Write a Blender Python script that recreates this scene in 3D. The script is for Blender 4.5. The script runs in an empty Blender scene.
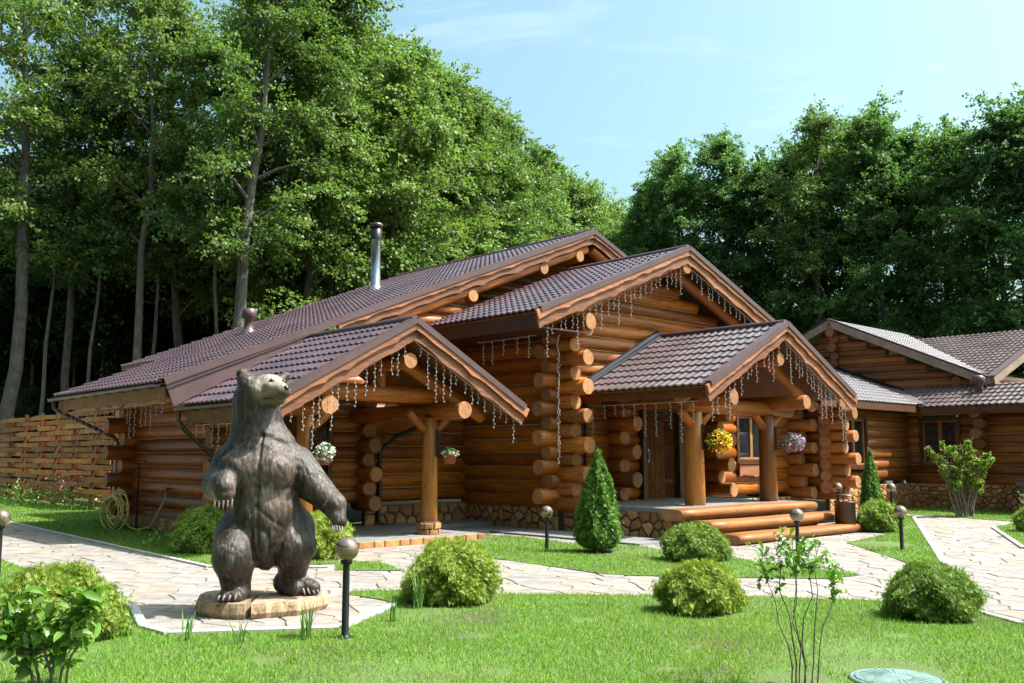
import bpy, bmesh, math, random
import numpy as np
from mathutils import Vector, Matrix, Quaternion

R = math.radians
random.seed(7)
rng = np.random.default_rng(7)
scene = bpy.context.scene
col = scene.collection

# ------------------------------------------------------------------ camera, sky, sun, exposure
cam_d = bpy.data.cameras.new('camera')
cam = bpy.data.objects.new('camera', cam_d)
col.objects.link(cam)
cam.location = (0, 0, 1.6)
cam.rotation_euler = (R(90 + 6.846), 0, 0)
cam_d.sensor_width = 36.0
cam_d.lens = 36.0 * 950 / 1024
cam_d.clip_start = 0.1
cam_d.clip_end = 2000
scene.camera = cam

SUN_DIR = Vector((1.0, -0.06, 0)).normalized()      # horizontal direction to the sun
SUN_EL = R(57)
world = bpy.data.worlds.new('World')
scene.world = world
world.use_nodes = True
wn, wl = world.node_tree.nodes, world.node_tree.links
bg = wn['Background']
sky = wn.new('ShaderNodeTexSky')
sky.sky_type = 'NISHITA'
sky.sun_disc = False
sky.sun_elevation = SUN_EL
sky.sun_rotation = math.atan2(SUN_DIR.x, SUN_DIR.y)
sky.air_density = 1.0
sky.dust_density = 6.0
sky.ozone_density = 0.3
# thin wisps of high cloud
tc = wn.new('ShaderNodeTexCoord')
mp = wn.new('ShaderNodeMapping')
mp.inputs['Scale'].default_value = (1.6, 1.6, 6.0)
nz = wn.new('ShaderNodeTexNoise')
nz.inputs['Scale'].default_value = 2.3
nz.inputs['Detail'].default_value = 7
nz.inputs['Roughness'].default_value = 0.62
nz.inputs['Distortion'].default_value = 0.7
rp = wn.new('ShaderNodeValToRGB')
rp.color_ramp.elements[0].position = 0.56
rp.color_ramp.elements[1].position = 0.80
mx = wn.new('ShaderNodeMix')
mx.data_type = 'RGBA'
mul = wn.new('ShaderNodeMath')
mul.operation = 'MULTIPLY'
mul.inputs[1].default_value = 0.16
wl.new(tc.outputs['Generated'], mp.inputs['Vector'])
wl.new(mp.outputs['Vector'], nz.inputs['Vector'])
wl.new(nz.outputs['Fac'], rp.inputs['Fac'])
wl.new(rp.outputs['Color'], mul.inputs[0])
wl.new(mul.outputs[0], mx.inputs['Factor'])
tint = wn.new('ShaderNodeMix')
tint.data_type = 'RGBA'
tint.blend_type = 'MULTIPLY'
tint.inputs['Factor'].default_value = 1.0
tint.inputs['B'].default_value = (0.97, 1.27, 1.14, 1)      # the photograph's cool white balance
wl.new(sky.outputs['Color'], tint.inputs['A'])
wl.new(tint.outputs['Result'], mx.inputs['A'])
mx.inputs['B'].default_value = (8.0, 8.2, 8.4, 1)
wl.new(mx.outputs['Result'], bg.inputs['Color'])
bg.inputs['Strength'].default_value = 0.102

sun_d = bpy.data.lights.new('sun', 'SUN')
sun_d.energy = 4.6
sun_d.angle = R(0.53)
sun_d.color = (1.0, 0.975, 0.94)
sun = bpy.data.objects.new('sun', sun_d)
col.objects.link(sun)
to_sun = Vector((SUN_DIR.x * math.cos(SUN_EL), SUN_DIR.y * math.cos(SUN_EL), math.sin(SUN_EL)))
sun.rotation_euler = to_sun.to_track_quat('Z', 'Y').to_euler()
sun.location = (30, -12, 40)

scene.view_settings.view_transform = 'Standard'
scene.view_settings.look = 'None'
scene.view_settings.gamma = 1
scene.view_settings.use_curve_mapping = False
scene.view_settings.exposure = 1.4
scene.cycles.max_bounces = 6
scene.cycles.transparent_max_bounces = 6
scene.cycles.diffuse_bounces = 3
scene.cycles.glossy_bounces = 3
scene.cycles.transmission_bounces = 4
scene.cycles.use_fast_gi = False

# ------------------------------------------------------------------ materials
def new_mat(name):
    m = bpy.data.materials.new(name)
    m.use_nodes = True
    nt = m.node_tree
    return m, nt.nodes, nt.links, nt.nodes['Principled BSDF']

def ramp(n, stops):
    r = n.new('ShaderNodeValToRGB')
    els = r.color_ramp.elements
    while len(els) < len(stops):
        els.new(0.5)
    for e, (p, c) in zip(els, stops):
        e.position = p
        e.color = (*c, 1) if len(c) == 3 else c
    return r

def coords(n, l, scale, kind='Object'):
    t = n.new('ShaderNodeTexCoord')
    m = n.new('ShaderNodeMapping')
    m.inputs['Scale'].default_value = scale
    l.new(t.outputs[kind], m.inputs['Vector'])
    return m

def noise(n, l, vec, scale, detail=4, rough=0.55, dist=0.0):
    t = n.new('ShaderNodeTexNoise')
    t.inputs['Scale'].default_value = scale
    t.inputs['Detail'].default_value = detail
    t.inputs['Roughness'].default_value = rough
    t.inputs['Distortion'].default_value = dist
    if vec is not None:
        l.new(vec, t.inputs['Vector'])
    return t

def mixc(n, l, fac, a, b, mode='MIX'):
    m = n.new('ShaderNodeMix')
    m.data_type = 'RGBA'
    m.blend_type = mode
    for s, k in ((fac, 'Factor'), (a, 'A'), (b, 'B')):
        if isinstance(s, (int, float)):
            m.inputs[k].default_value = s
        elif isinstance(s, tuple):
            m.inputs[k].default_value = (*s, 1)
        else:
            l.new(s, m.inputs[k])
    return m.outputs['Result']

def bump(n, l, b, h, strength, dist):
    bp = n.new('ShaderNodeBump')
    bp.inputs['Strength'].default_value = strength
    bp.inputs['Distance'].default_value = dist
    l.new(h, bp.inputs['Height'])
    l.new(bp.outputs['Normal'], b.inputs['Normal'])

def per_object(n, l, vec_out, amount=20.0):
    """shift texture coordinates by the object's random number so that no two pieces match"""
    oi = n.new('ShaderNodeObjectInfo')
    cm = n.new('ShaderNodeCombineXYZ')
    mu = n.new('ShaderNodeMath')
    mu.operation = 'MULTIPLY'
    mu.inputs[1].default_value = amount
    l.new(oi.outputs['Random'], mu.inputs[0])
    for k in range(3):
        l.new(mu.outputs[0], cm.inputs[k])
    ad = n.new('ShaderNodeVectorMath')
    ad.operation = 'ADD'
    l.new(vec_out, ad.inputs[0])
    l.new(cm.outputs[0], ad.inputs[1])
    return ad.outputs[0], oi

def wood_mat(name, dark, mid, light, rough=0.45, grain=(1.2, 14, 14), knots=True, bumpd=0.006, var=0.42, coat=0.0, checks=True, spec=0.35):
    m, n, l, b = new_mat(name)
    mp = coords(n, l, grain)
    v, oi = per_object(n, l, mp.outputs[0])
    g = noise(n, l, v, 2.2, 6, 0.6, 0.8)
    c1 = ramp(n, [(0.25, dark), (0.52, mid), (0.78, light)])
    l.new(g.outputs['Fac'], c1.inputs['Fac'])
    c = c1.outputs['Color']
    mp2 = coords(n, l, (0.7, 2.2, 2.2))
    v2, _ = per_object(n, l, mp2.outputs[0])
    blot = noise(n, l, v2, 1.6, 3)
    rb = ramp(n, [(0.3, (0.62, 0.60, 0.58)), (0.7, (1.12, 1.1, 1.05))])
    l.new(blot.outputs['Fac'], rb.inputs['Fac'])
    c = mixc(n, l, 0.8, c, rb.outputs['Color'], 'MULTIPLY')
    if knots:
        mp3 = coords(n, l, (1.3, 3.0, 3.0))
        v3, _ = per_object(n, l, mp3.outputs[0])
        vo = n.new('ShaderNodeTexVoronoi')
        vo.inputs['Scale'].default_value = 1.5
        l.new(v3, vo.inputs['Vector'])
        rk = ramp(n, [(0.03, (0.25, 0.18, 0.12)), (0.11, (1, 1, 1))])
        l.new(vo.outputs['Distance'], rk.inputs['Fac'])
        c = mixc(n, l, 0.75, c, rk.outputs['Color'], 'MULTIPLY')
    if checks:
        mp4 = coords(n, l, (0.55, 26, 26))
        v4, _ = per_object(n, l, mp4.outputs[0])
        ck = noise(n, l, v4, 1.0, 3, 0.5, 0.3)
        rc = ramp(n, [(0.655, (1, 1, 1)), (0.70, (0.25, 0.19, 0.15))])
        l.new(ck.outputs['Fac'], rc.inputs['Fac'])
        c = mixc(n, l, 0.85, c, rc.outputs['Color'], 'MULTIPLY')
    rv = ramp(n, [(0.0, (1 - var, 1 - var * 1.1, 1 - var * 1.15)), (1.0, (1 + var * 0.45, 1 + var * 0.4, 1 + var * 0.3))])
    l.new(oi.outputs['Random'], rv.inputs['Fac'])
    c = mixc(n, l, 1.0, c, rv.outputs['Color'], 'MULTIPLY')
    l.new(c, b.inputs['Base Color'])
    b.inputs['Roughness'].default_value = rough
    b.inputs['Coat Weight'].default_value = coat
    b.inputs['Coat Roughness'].default_value = 0.3
    bump(n, l, b, g.outputs['Fac'], 0.55, bumpd)
    b.inputs['Specular IOR Level'].default_value = spec
    return m

def endgrain_mat(name, a, b_, c_):
    m, n, l, b = new_mat(name)
    t = n.new('ShaderNodeTexCoord')
    sp = n.new('ShaderNodeSeparateXYZ')
    ns = noise(n, l, t.outputs['Object'], 6, 3)
    ad = n.new('ShaderNodeMixRGB')
    ad.inputs[0].default_value = 0.05
    l.new(t.outputs['Object'], ad.inputs[1])
    l.new(ns.outputs['Color'], ad.inputs[2])
    l.new(ad.outputs[0], sp.inputs[0])
    cb = n.new('ShaderNodeCombineXYZ')
    l.new(sp.outputs['Y'], cb.inputs['Y'])
    l.new(sp.outputs['Z'], cb.inputs['Z'])
    w = n.new('ShaderNodeTexWave')
    w.wave_type = 'RINGS'
    w.rings_direction = 'X'
    w.inputs['Scale'].default_value = 11
    w.inputs['Distortion'].default_value = 1.5
    w.inputs['Detail'].default_value = 2
    l.new(cb.outputs[0], w.inputs['Vector'])
    r = ramp(n, [(0.0, a), (0.55, b_), (1.0, c_)])
    l.new(w.outputs['Fac'], r.inputs['Fac'])
    oi = n.new('ShaderNodeObjectInfo')
    rv = ramp(n, [(0.0, (0.6, 0.58, 0.55)), (1.0, (1.15, 1.12, 1.1))])
    l.new(oi.outputs['Random'], rv.inputs['Fac'])
    blot = noise(n, l, t.outputs['Object'], 9, 4)
    rb = ramp(n, [(0.3, (0.6, 0.55, 0.5)), (0.65, (1.05, 1.05, 1.05))])
    l.new(blot.outputs['Fac'], rb.inputs['Fac'])
    c = mixc(n, l, 1.0, r.outputs['Color'], rv.outputs['Color'], 'MULTIPLY')
    c = mixc(n, l, 0.8, c, rb.outputs['Color'], 'MULTIPLY')
    l.new(c, b.inputs['Base Color'])
    b.inputs['Roughness'].default_value = 0.75
    bump(n, l, b, w.outputs['Fac'], 0.3, 0.004)
    return m

def plain(name, colr, rough=0.5, metal=0.0, var=0.12, nscale=8.0, bumps=0.0, spec=None, kind='Object'):
    m, n, l, b = new_mat(name)
    mp = coords(n, l, (1, 1, 1), kind)
    t = noise(n, l, mp.outputs[0], nscale, 5, 0.6)
    d = tuple(max(0, x * (1 - 2.2 * var)) for x in colr)
    e = tuple(min(1, x * (1 + 1.6 * var)) for x in colr)
    r = ramp(n, [(0.3, d), (0.7, e)])
    l.new(t.outputs['Fac'], r.inputs['Fac'])
    l.new(r.outputs['Color'], b.inputs['Base Color'])
    b.inputs['Roughness'].default_value = rough
    b.inputs['Metallic'].default_value = metal
    if spec is not None:
        b.inputs['Specular IOR Level'].default_value = spec
    if bumps:
        bump(n, l, b, t.outputs['Fac'], 0.6, bumps)
    return m

def leaf_mat(name, cols, trans=0.45, rough=0.5, tint=(1.0, 1.15, 0.45), spec=0.35):
    """leaf colours differ from leaf to leaf; light also passes through the blade"""
    m, n, l, b = new_mat(name)
    g = n.new('ShaderNodeNewGeometry')
    k = len(cols)
    r = ramp(n, [(i / (k - 1), c) for i, c in enumerate(cols)])
    l.new(g.outputs['Random Per Island'], r.inputs['Fac'])
    oi = n.new('ShaderNodeObjectInfo')
    rv = ramp(n, [(0.0, (0.78, 0.82, 0.8)), (1.0, (1.18, 1.12, 1.05))])
    l.new(oi.outputs['Random'], rv.inputs['Fac'])
    c = mixc(n, l, 1.0, r.outputs['Color'], rv.outputs['Color'], 'MULTIPLY')
    l.new(c, b.inputs['Base Color'])
    b.inputs['Roughness'].default_value = rough
    b.inputs['Specular IOR Level'].default_value = spec
    tr = n.new('ShaderNodeBsdfTranslucent')
    ct = mixc(n, l, 1.0, c, tint, 'MULTIPLY')
    l.new(ct, tr.inputs['Color'])
    ms = n.new('ShaderNodeMixShader')
    ms.inputs[0].default_value = trans
    l.new(b.outputs[0], ms.inputs[1])
    l.new(tr.outputs[0], ms.inputs[2])
    l.new(ms.outputs[0], n['Material Output'].inputs['Surface'])
    return m

M = {}
M['log'] = wood_mat('varnished_log', (0.13, 0.030, 0.003), (0.325, 0.092, 0.007), (0.46, 0.160, 0.016), 0.42)
M['log_end'] = endgrain_mat('log_end_grain', (0.25, 0.10, 0.036), (0.46, 0.225, 0.09), (0.36, 0.155, 0.057))
M['log_rh'] = wood_mat('varnished_log_dark', (0.12, 0.032, 0.005), (0.24, 0.075, 0.010), (0.32, 0.115, 0.02), 0.45, coat=0.06)
M['end_rh'] = endgrain_mat('log_end_grain_red', (0.22, 0.08, 0.04), (0.30, 0.11, 0.05), (0.26, 0.09, 0.04))
M['post'] = wood_mat('post_wood', (0.26, 0.085, 0.012), (0.38, 0.14, 0.022), (0.46, 0.19, 0.04), 0.4, coat=0.15)
M['verge'] = wood_mat('verge_board_wood', (0.16, 0.058, 0.030), (0.29, 0.115, 0.060), (0.38, 0.17, 0.10), 0.55, (1.0, 9, 9))
M['fascia'] = wood_mat('weathered_fascia', (0.17, 0.085, 0.035), (0.28, 0.15, 0.065), (0.36, 0.21, 0.10), 0.7, (1.0, 9, 9))
M['pale_verge'] = wood_mat('pale_board', (0.16, 0.11, 0.085), (0.24, 0.175, 0.14), (0.31, 0.24, 0.20), 0.7, (1.0, 9, 9))
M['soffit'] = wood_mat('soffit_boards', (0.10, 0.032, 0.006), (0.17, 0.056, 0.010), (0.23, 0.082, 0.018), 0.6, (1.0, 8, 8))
M['step'] = wood_mat('step_log_wood', (0.19, 0.060, 0.012), (0.29, 0.105, 0.024), (0.36, 0.15, 0.042), 0.55, (1.0, 10, 10), coat=0.08)
M['fence'] = wood_mat('fence_board', (0.33, 0.135, 0.03), (0.52, 0.235, 0.06), (0.62, 0.32, 0.10), 0.65, (1.2, 8, 8), var=0.45)
M['door'] = wood_mat('door_planks', (0.07, 0.024, 0.007), (0.125, 0.045, 0.013), (0.17, 0.066, 0.02), 0.8, (8, 8, 1.0), knots=False, spec=0.1)
M['darkwood'] = wood_mat('dark_frame', (0.05, 0.018, 0.008), (0.085, 0.03, 0.012), (0.12, 0.045, 0.018), 0.5, (3, 3, 3), knots=False)
M['frame'] = wood_mat('window_frame_wood', (0.24, 0.11, 0.035), (0.36, 0.17, 0.06), (0.44, 0.22, 0.08), 0.5, (3, 3, 3), knots=False)
M['roof'] = plain('brown_metal_tile', (0.074, 0.044, 0.056), 0.25, 0.0, 0.18, 0.9, spec=0.8)
M['roof_grey'] = plain('grey_brown_metal_tile', (0.115, 0.085, 0.090), 0.17, 0.0, 0.18, 0.9, spec=1.0)
M['cap'] = plain('brown_metal_flashing', (0.075, 0.040, 0.044), 0.42, 0.0, 0.10, 2.0, spec=0.45)
M['dark_cap'] = plain('dark_slate_flashing', (0.014, 0.016, 0.022), 0.6, 0.0, 0.1, 2.0, spec=0.1)
M['gutter'] = plain('gutter_brown', (0.05, 0.028, 0.02), 0.35, 0.0, 0.1, 3.0)
M['black'] = plain('black_metal', (0.012, 0.012, 0.014), 0.35, 0.3, 0.1, 6.0)
M['glass_win'] = plain('window_glass', (0.012, 0.016, 0.02), 0.04, 0.0, 0.05, 2.0, spec=0.9)
M['steel'] = plain('galvanised_pipe', (0.26, 0.28, 0.30), 0.3, 0.9, 0.1, 5.0)
M['white'] = plain('white_plastic', (0.75, 0.75, 0.73), 0.4)
M['lights'] = plain('white_light_cable', (0.55, 0.55, 0.56), 0.35)
M['mortar'] = plain('dark_mortar', (0.05, 0.04, 0.03), 0.95, 0, 0.15, 20, 0.01)
M['slab'] = plain('grey_floor_slab', (0.17, 0.165, 0.165), 0.7, 0, 0.1, 5, 0.003)
M['kerb'] = plain('kerb_concrete', (0.36, 0.34, 0.33), 0.85, 0, 0.1, 9, 0.003)
M['soil'] = plain('soil', (0.055, 0.038, 0.026), 0.95, 0, 0.2, 12, 0.02)
M['rope'] = plain('chinking_rope', (0.34, 0.20, 0.09), 0.9, 0, 0.15, 30)

def stone_mat(name, cols, rough=0.8, scale=5.0, bumps=0.01, gval=0.25):
    m, n, l, b = new_mat(name)
    oi = n.new('ShaderNodeObjectInfo')
    g = n.new('ShaderNodeNewGeometry')
    ad = n.new('ShaderNodeMath')
    ad.operation = 'ADD'
    l.new(oi.outputs['Random'], ad.inputs[0])
    l.new(g.outputs['Random Per Island'], ad.inputs[1])
    fr = n.new('ShaderNodeMath')
    fr.operation = 'FRACT'
    l.new(ad.outputs[0], fr.inputs[0])
    k = len(cols)
    r = ramp(n, [(i / (k - 1), c) for i, c in enumerate(cols)])
    l.new(fr.outputs[0], r.inputs['Fac'])
    t = n.new('ShaderNodeTexCoord')
    ns = noise(n, l, t.outputs['Object'], scale, 7, 0.65, 0.3)
    r2 = ramp(n, [(0.3, (1 - gval * 1.5,) * 3), (0.7, (1 + gval * 0.6,) * 3)])
    l.new(ns.outputs['Fac'], r2.inputs['Fac'])
    c = mixc(n, l, 1.0, r.outputs['Color'], r2.outputs['Color'], 'MULTIPLY')
    l.new(c, b.inputs['Base Color'])
    b.inputs['Roughness'].default_value = rough
    bump(n, l, b, ns.outputs['Fac'], 0.7, bumps)
    return m

M['stone'] = stone_mat('plinth_stone', [(0.24, 0.09, 0.025), (0.42, 0.20, 0.065), (0.30, 0.13, 0.045), (0.50, 0.28, 0.11), (0.22, 0.10, 0.04), (0.40, 0.17, 0.05)], 0.8, 7.0, 0.016, 0.32)
M['flag'] = stone_mat('flagstone', [(0.20, 0.172, 0.155), (0.24, 0.212, 0.195), (0.23, 0.180, 0.148), (0.195, 0.18, 0.175), (0.25, 0.21, 0.178), (0.215, 0.19, 0.175), (0.24, 0.218, 0.208)], 0.85, 3.5, 0.014, 0.3)

# ------------------------------------------------------------------ object helpers
def tag(o, label=None, cat=None, group=None, kind=None):
    if label: o['label'] = label
    if cat: o['category'] = cat
    if group: o['group'] = group
    if kind: o['kind'] = kind
    return o

def empty(name, loc=(0, 0, 0), rz=0.0):
    o = bpy.data.objects.new(name, None)
    o.location = loc
    o.rotation_euler = (0, 0, rz)
    o.empty_display_size = 0.2
    col.objects.link(o)
    return o

def link(name, me, parent=None, loc=None, rot=None):
    o = bpy.data.objects.new(name, me)
    col.objects.link(o)
    if parent is not None:
        o.parent = parent
    if loc is not None:
        o.location = loc
    if rot is not None:
        if isinstance(rot, Quaternion):
            o.rotation_mode = 'QUATERNION'
            o.rotation_quaternion = rot
        else:
            o.rotation_euler = rot
    return o

def mesh(name, verts, faces, mats, idx=None, smooth=False):
    me = bpy.data.meshes.new(name)
    me.from_pydata([tuple(v) for v in verts], [], faces)
    for m in (mats if isinstance(mats, (list, tuple)) else [mats]):
        me.materials.append(m)
    if idx is not None:
        me.polygons.foreach_set('material_index', np.asarray(idx, np.int32))
    if smooth is True:
        me.polygons.foreach_set('use_smooth', np.ones(len(me.polygons), bool))
    elif smooth is not False:
        me.polygons.foreach_set('use_smooth', np.asarray(smooth, bool))
    me.update()
    return me

def fast_mesh(name, V, F, mat, smooth=False):
    """numpy arrays: V (n,3), F (m,k)"""
    me = bpy.data.meshes.new(name)
    V = np.asarray(V, np.float32); F = np.asarray(F, np.int32)
    k = F.shape[1]
    me.vertices.add(len(V)); me.vertices.foreach_set('co', V.ravel())
    me.loops.add(F.size); me.loops.foreach_set('vertex_index', F.ravel())
    me.polygons.add(len(F))
    me.polygons.foreach_set('loop_start', np.arange(0, F.size, k, dtype=np.int32))
    me.polygons.foreach_set('loop_total', np.full(len(F), k, np.int32))
    if smooth:
        me.polygons.foreach_set('use_smooth', np.ones(len(F), bool))
    me.materials.append(mat)
    me.update(calc_edges=True)
    me.validate()
    return me

class MB:
    """collects boxes, tubes, prisms into one mesh"""
    def __init__(s):
        s.v, s.f, s.sm, s.mi = [], [], [], []
    def add(s, v, f, smooth=False, mi=0):
        o = len(s.v)
        s.v += [tuple(p) for p in v]
        for q in f:
            s.f.append([i + o for i in q]); s.sm.append(smooth); s.mi.append(mi)
        return s
    def box(s, a, b, mi=0):
        x0, y0, z0 = (min(a[i], b[i]) for i in range(3)); x1, y1, z1 = (max(a[i], b[i]) for i in range(3))
        v = [(x0, y0, z0), (x1, y0, z0), (x1, y1, z0), (x0, y1, z0), (x0, y0, z1), (x1, y0, z1), (x1, y1, z1), (x0, y1, z1)]
        return s.add(v, [(0, 3, 2, 1), (4, 5, 6, 7), (0, 1, 5, 4), (1, 2, 6, 5), (2, 3, 7, 6), (3, 0, 4, 7)], False, mi)
    def tube(s, pts, rad, n=8, cap=True, mi=0, smooth=True):
        pts = [Vector(p) for p in pts]
        if not isinstance(rad, (list, tuple)): rad = [rad] * len(pts)
        v, f = [], []
        prev = None
        for i, p in enumerate(pts):
            d = (pts[min(i + 1, len(pts) - 1)] - pts[max(i - 1, 0)])
            d = d.normalized() if d.length > 1e-9 else Vector((0, 0, 1))
            if prev is None:
                a = d.orthogonal().normalized()
            else:
                a = (prev - d * prev.dot(d))
                a = a.normalized() if a.length > 1e-6 else d.orthogonal().normalized()
            prev = a
            b = d.cross(a)
            for k in range(n):
                t = 2 * math.pi * k / n
                v.append(p + (a * math.cos(t) + b * math.sin(t)) * rad[i])
        for i in range(len(pts) - 1):
            for k in range(n):
                f.append((i * n + k, i * n + (k + 1) % n, (i + 1) * n + (k + 1) % n, (i + 1) * n + k))
        s.add(v, f, smooth, mi)
        if cap:
            m = len(pts) - 1
            s.add(v[:n], [tuple(range(n))[::-1]], False, mi)
            s.add(v[m * n:], [tuple(range(n))], False, mi)
        return s
    def lathe(s, prof, c=(0, 0, 0), n=16, mi=0, smooth=True):
        v, f = [], []
        for (r, z) in prof:
            for k in range(n):
                t = 2 * math.pi * k / n
                v.append((c[0] + r * math.cos(t), c[1] + r * math.sin(t), c[2] + z))
        for i in range(len(prof) - 1):
            for k in range(n):
                f.append((i * n + k, i * n + (k + 1) % n, (i + 1) * n + (k + 1) % n, (i + 1) * n + k))
        s.add(v, f, smooth, mi)
        s.add(v[:n], [tuple(range(n))[::-1]], False, mi)
        s.add(v[-n:], [tuple(range(n))], False, mi)
        return s
    def sphere(s, c, r, n=10, m=6, mi=0):
        if not isinstance(r, (tuple, list)): r = (r, r, r)
        v, f = [], []
        for i in range(m + 1):
            ph = math.pi * i / m
            for k in range(n):
                t = 2 * math.pi * k / n
                v.append((c[0] + r[0] * math.sin(ph) * math.cos(t), c[1] + r[1] * math.sin(ph) * math.sin(t), c[2] + r[2] * math.cos(ph)))
        for i in range(m):
            for k in range(n):
                f.append((i * n + k, (i + 1) * n + k, (i + 1) * n + (k + 1) % n, i * n + (k + 1) % n))
        return s.add(v, f, True, mi)
    def prism(s, poly, origin, ax, ay, az, t, mi=0):
        """2D polygon in the (ax, ay) frame at origin, thickness t along az"""
        origin, ax, ay, az = Vector(origin), Vector(ax), Vector(ay), Vector(az)
        k = len(poly)
        lo = [origin + ax * p[0] + ay * p[1] for p in poly]
        hi = [p + az * t for p in lo]
        area = sum(poly[i][0] * poly[(i + 1) % k][1] - poly[(i + 1) % k][0] * poly[i][1] for i in range(k))
        flip = (area * ax.cross(ay).dot(az) * t) < 0
        f = [tuple(range(k))[::-1], tuple(range(k, 2 * k))] + [(i, (i + 1) % k, k + (i + 1) % k, k + i) for i in range(k)]
        if flip: f = [q[::-1] for q in f]
        return s.add(lo + hi, f, False, mi)
    def build(s, name, mats, parent=None, loc=None, rot=None):
        return link(name, mesh(name, s.v, s.f, mats, s.mi, s.sm), parent, loc, rot)

def in_poly(P, poly):
    """vectorised point in polygon; P (n,2)"""
    x, y = P[:, 0], P[:, 1]
    inside = np.zeros(len(P), bool)
    k = len(poly)
    for i in range(k):
        x0, y0 = poly[i]; x1, y1 = poly[(i + 1) % k]
        c = ((y0 > y) != (y1 > y))
        with np.errstate(divide='ignore', invalid='ignore'):
            xi = (x1 - x0) * (y - y0) / (y1 - y0 + 1e-12) + x0
        inside ^= c & (x < xi)
    return inside

def clip_half(poly, nx, ny, d):
    """keep nx*x+ny*y <= d"""
    out = []
    k = len(poly)
    for i in range(k):
        a, b = poly[i], poly[(i + 1) % k]
        da, db = nx * a[0] + ny * a[1] - d, nx * b[0] + ny * b[1] - d
        if da <= 0: out.append(a)
        if (da < 0 < db) or (db < 0 < da):
            t = da / (da - db)
            out.append((a[0] + (b[0] - a[0]) * t, a[1] + (b[1] - a[1]) * t))
    return out

def voronoi(seeds, bounds, gap):
    """cells of the seeds clipped to a rectangle, each shrunk by half the joint width"""
    S = np.array(seeds)
    x0, y0, x1, y1 = bounds
    cells = []
    for i, p in enumerate(S):
        d2 = ((S - p) ** 2).sum(1)
        nb = np.argsort(d2)[1:22]
        poly = [(x0, y0), (x1, y0), (x1, y1), (x0, y1)]
        for j in nb:
            q = S[j]
            n = q - p
            L = math.hypot(*n)
            if L < 1e-6: continue
            n = n / L
            poly = clip_half(poly, n[0], n[1], float(n @ ((p + q) / 2)) - gap / 2)
            if len(poly) < 3: break
        if len(poly) >= 3:
            cells.append(poly)
    return cells

def jitter_seeds(x0, y0, x1, y1, s, j=0.42, r=random, sy=None):
    sy = sy or s
    out = []
    ny = max(1, round((y1 - y0) / sy)); nx = max(1, round((x1 - x0) / s))
    for a in range(ny):
        for b in range(nx):
            out.append((x0 + (x1 - x0) * (b + 0.5 + (0.5 if a % 2 else 0) * 0.6 - 0.15 + r.uniform(-j, j)) / nx,
                        y0 + (y1 - y0) * (a + 0.5 + r.uniform(-j, j)) / ny))
    return out

def stone_mesh(poly, depth, bev, bulge=0.0):
    """a stone: outline, bevelled rim, slightly domed face; built in XY, face towards +Z"""
    k = len(poly)
    cx = sum(p[0] for p in poly) / k; cy = sum(p[1] for p in poly) / k
    v = [(x, y, 0) for x, y in poly]
    v += [(x, y, depth - bev) for x, y in poly]
    def shr(x, y, b):
        L = math.hypot(x - cx, y - cy) or 1
        t = max(0.2, 1 - b / L)
        return cx + (x - cx) * t, cy + (y - cy) * t
    v += [(*shr(x, y, bev * 1.7), depth) for x, y in poly]
    v.append((cx, cy, depth + bulge))
    f = []
    for i in range(k):
        j = (i + 1) % k
        f += [(i, j, k + j, k + i), (k + i, k + j, 2 * k + j, 2 * k + i), (2 * k + i, 2 * k + j, 3 * k)]
    return v, f
# ------------------------------------------------------------------ ground, paving, lawns
# everything at ground level is laid out in metres, x to the right and y away from the camera
PAVE = [(-40, 11.0), (-40, 40), (-20, 36), (-6.2, 17.6), (-3.2, 17.3), (-1.4, 25.0), (3.0, 23.0), (9.5, 30.5), (15.5, 30.5), (24, 24), (24, 4), (4.0, 4.0), (-12, 4.0)]
def gp(pts): return [tuple(p) for p in pts]
# lawn outlines (ground coordinates)
LAWNS = {
 'front': [(-10.19, 17.24), (-7.9, 14.95), (-5.67, 12.2), (-4.25, 10.37), (-4.05, 10.37), (-3.41, 9.03), (-3.05, 8.69), (-1.58, 8.96), (-1.26, 10.31), (-1.39, 10.72), (-1.87, 11.17), (-1.88, 11.45), (-1.33, 11.49), (-0.2, 11.21), (1.46, 11.09), (2.68, 11.02), (4.04, 10.69), (4.5, 10.37), (4.73, 9.92), (4.81, 9.19), (4.84, 8.2), (5.0, 6.5), (5.0, 2.2), (-14, 2.2), (-14, 17.2)],
 'house': [(-1.04, 18.24), (-0.52, 19.48), (0.2, 18.89), (0.98, 17.63), (2.24, 16.96), (2.61, 16.18), (3.43, 15.1), (4.67, 12.99), (4.14, 12.58), (2.87, 12.68), (1.7, 12.89), (1.25, 13.05), (-0.26, 15.01), (-1.24, 16.69)],
 'strip': [(-2.65, 14.54), (-1.98, 14.54), (-1.51, 13.43), (-2.46, 13.49)],
 'lamp': [(6.12, 17.72), (7.45, 19.36), (8.95, 22.72), (10.31, 25.29), (10.52, 25.29), (6.31, 14.15), (5.82, 13.66)],
 'right': [(10.63, 21.33), (11.56, 22.4), (12.9, 22.72), (20, 24), (20, 12), (7.05, 11.66), (8.78, 16.6)],
 'back': [(-30.28, 50.84), (-19.91, 37.4), (-11.9, 28.51), (-8.12, 20.9), (-5.35, 17.43), (-3.01, 16.02), (-2.65, 14.95), (-2.61, 14.28), (-4.2, 13.72), (-4.32, 13.84), (-6.8, 16.78), (-11.62, 22.56), (-17.58, 29.59), (-34, 46)],
 'far': [(10.77, 26.35), (12.15, 30.16), (15.5, 27.9), (13.9, 24.2), (12.71, 23.22), (12.03, 23.4)],
}
ground_me = mesh('ground', [(-400, -60, -0.03), (400, -60, -0.03), (400, 700, -0.03), (-400, 700, -0.03)], [(0, 1, 2, 3)], plain('forest_floor', (0.05, 0.045, 0.022), 0.95, 0, 0.3, 0.7))
tag(link('ground', ground_me), kind='structure')

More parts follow.
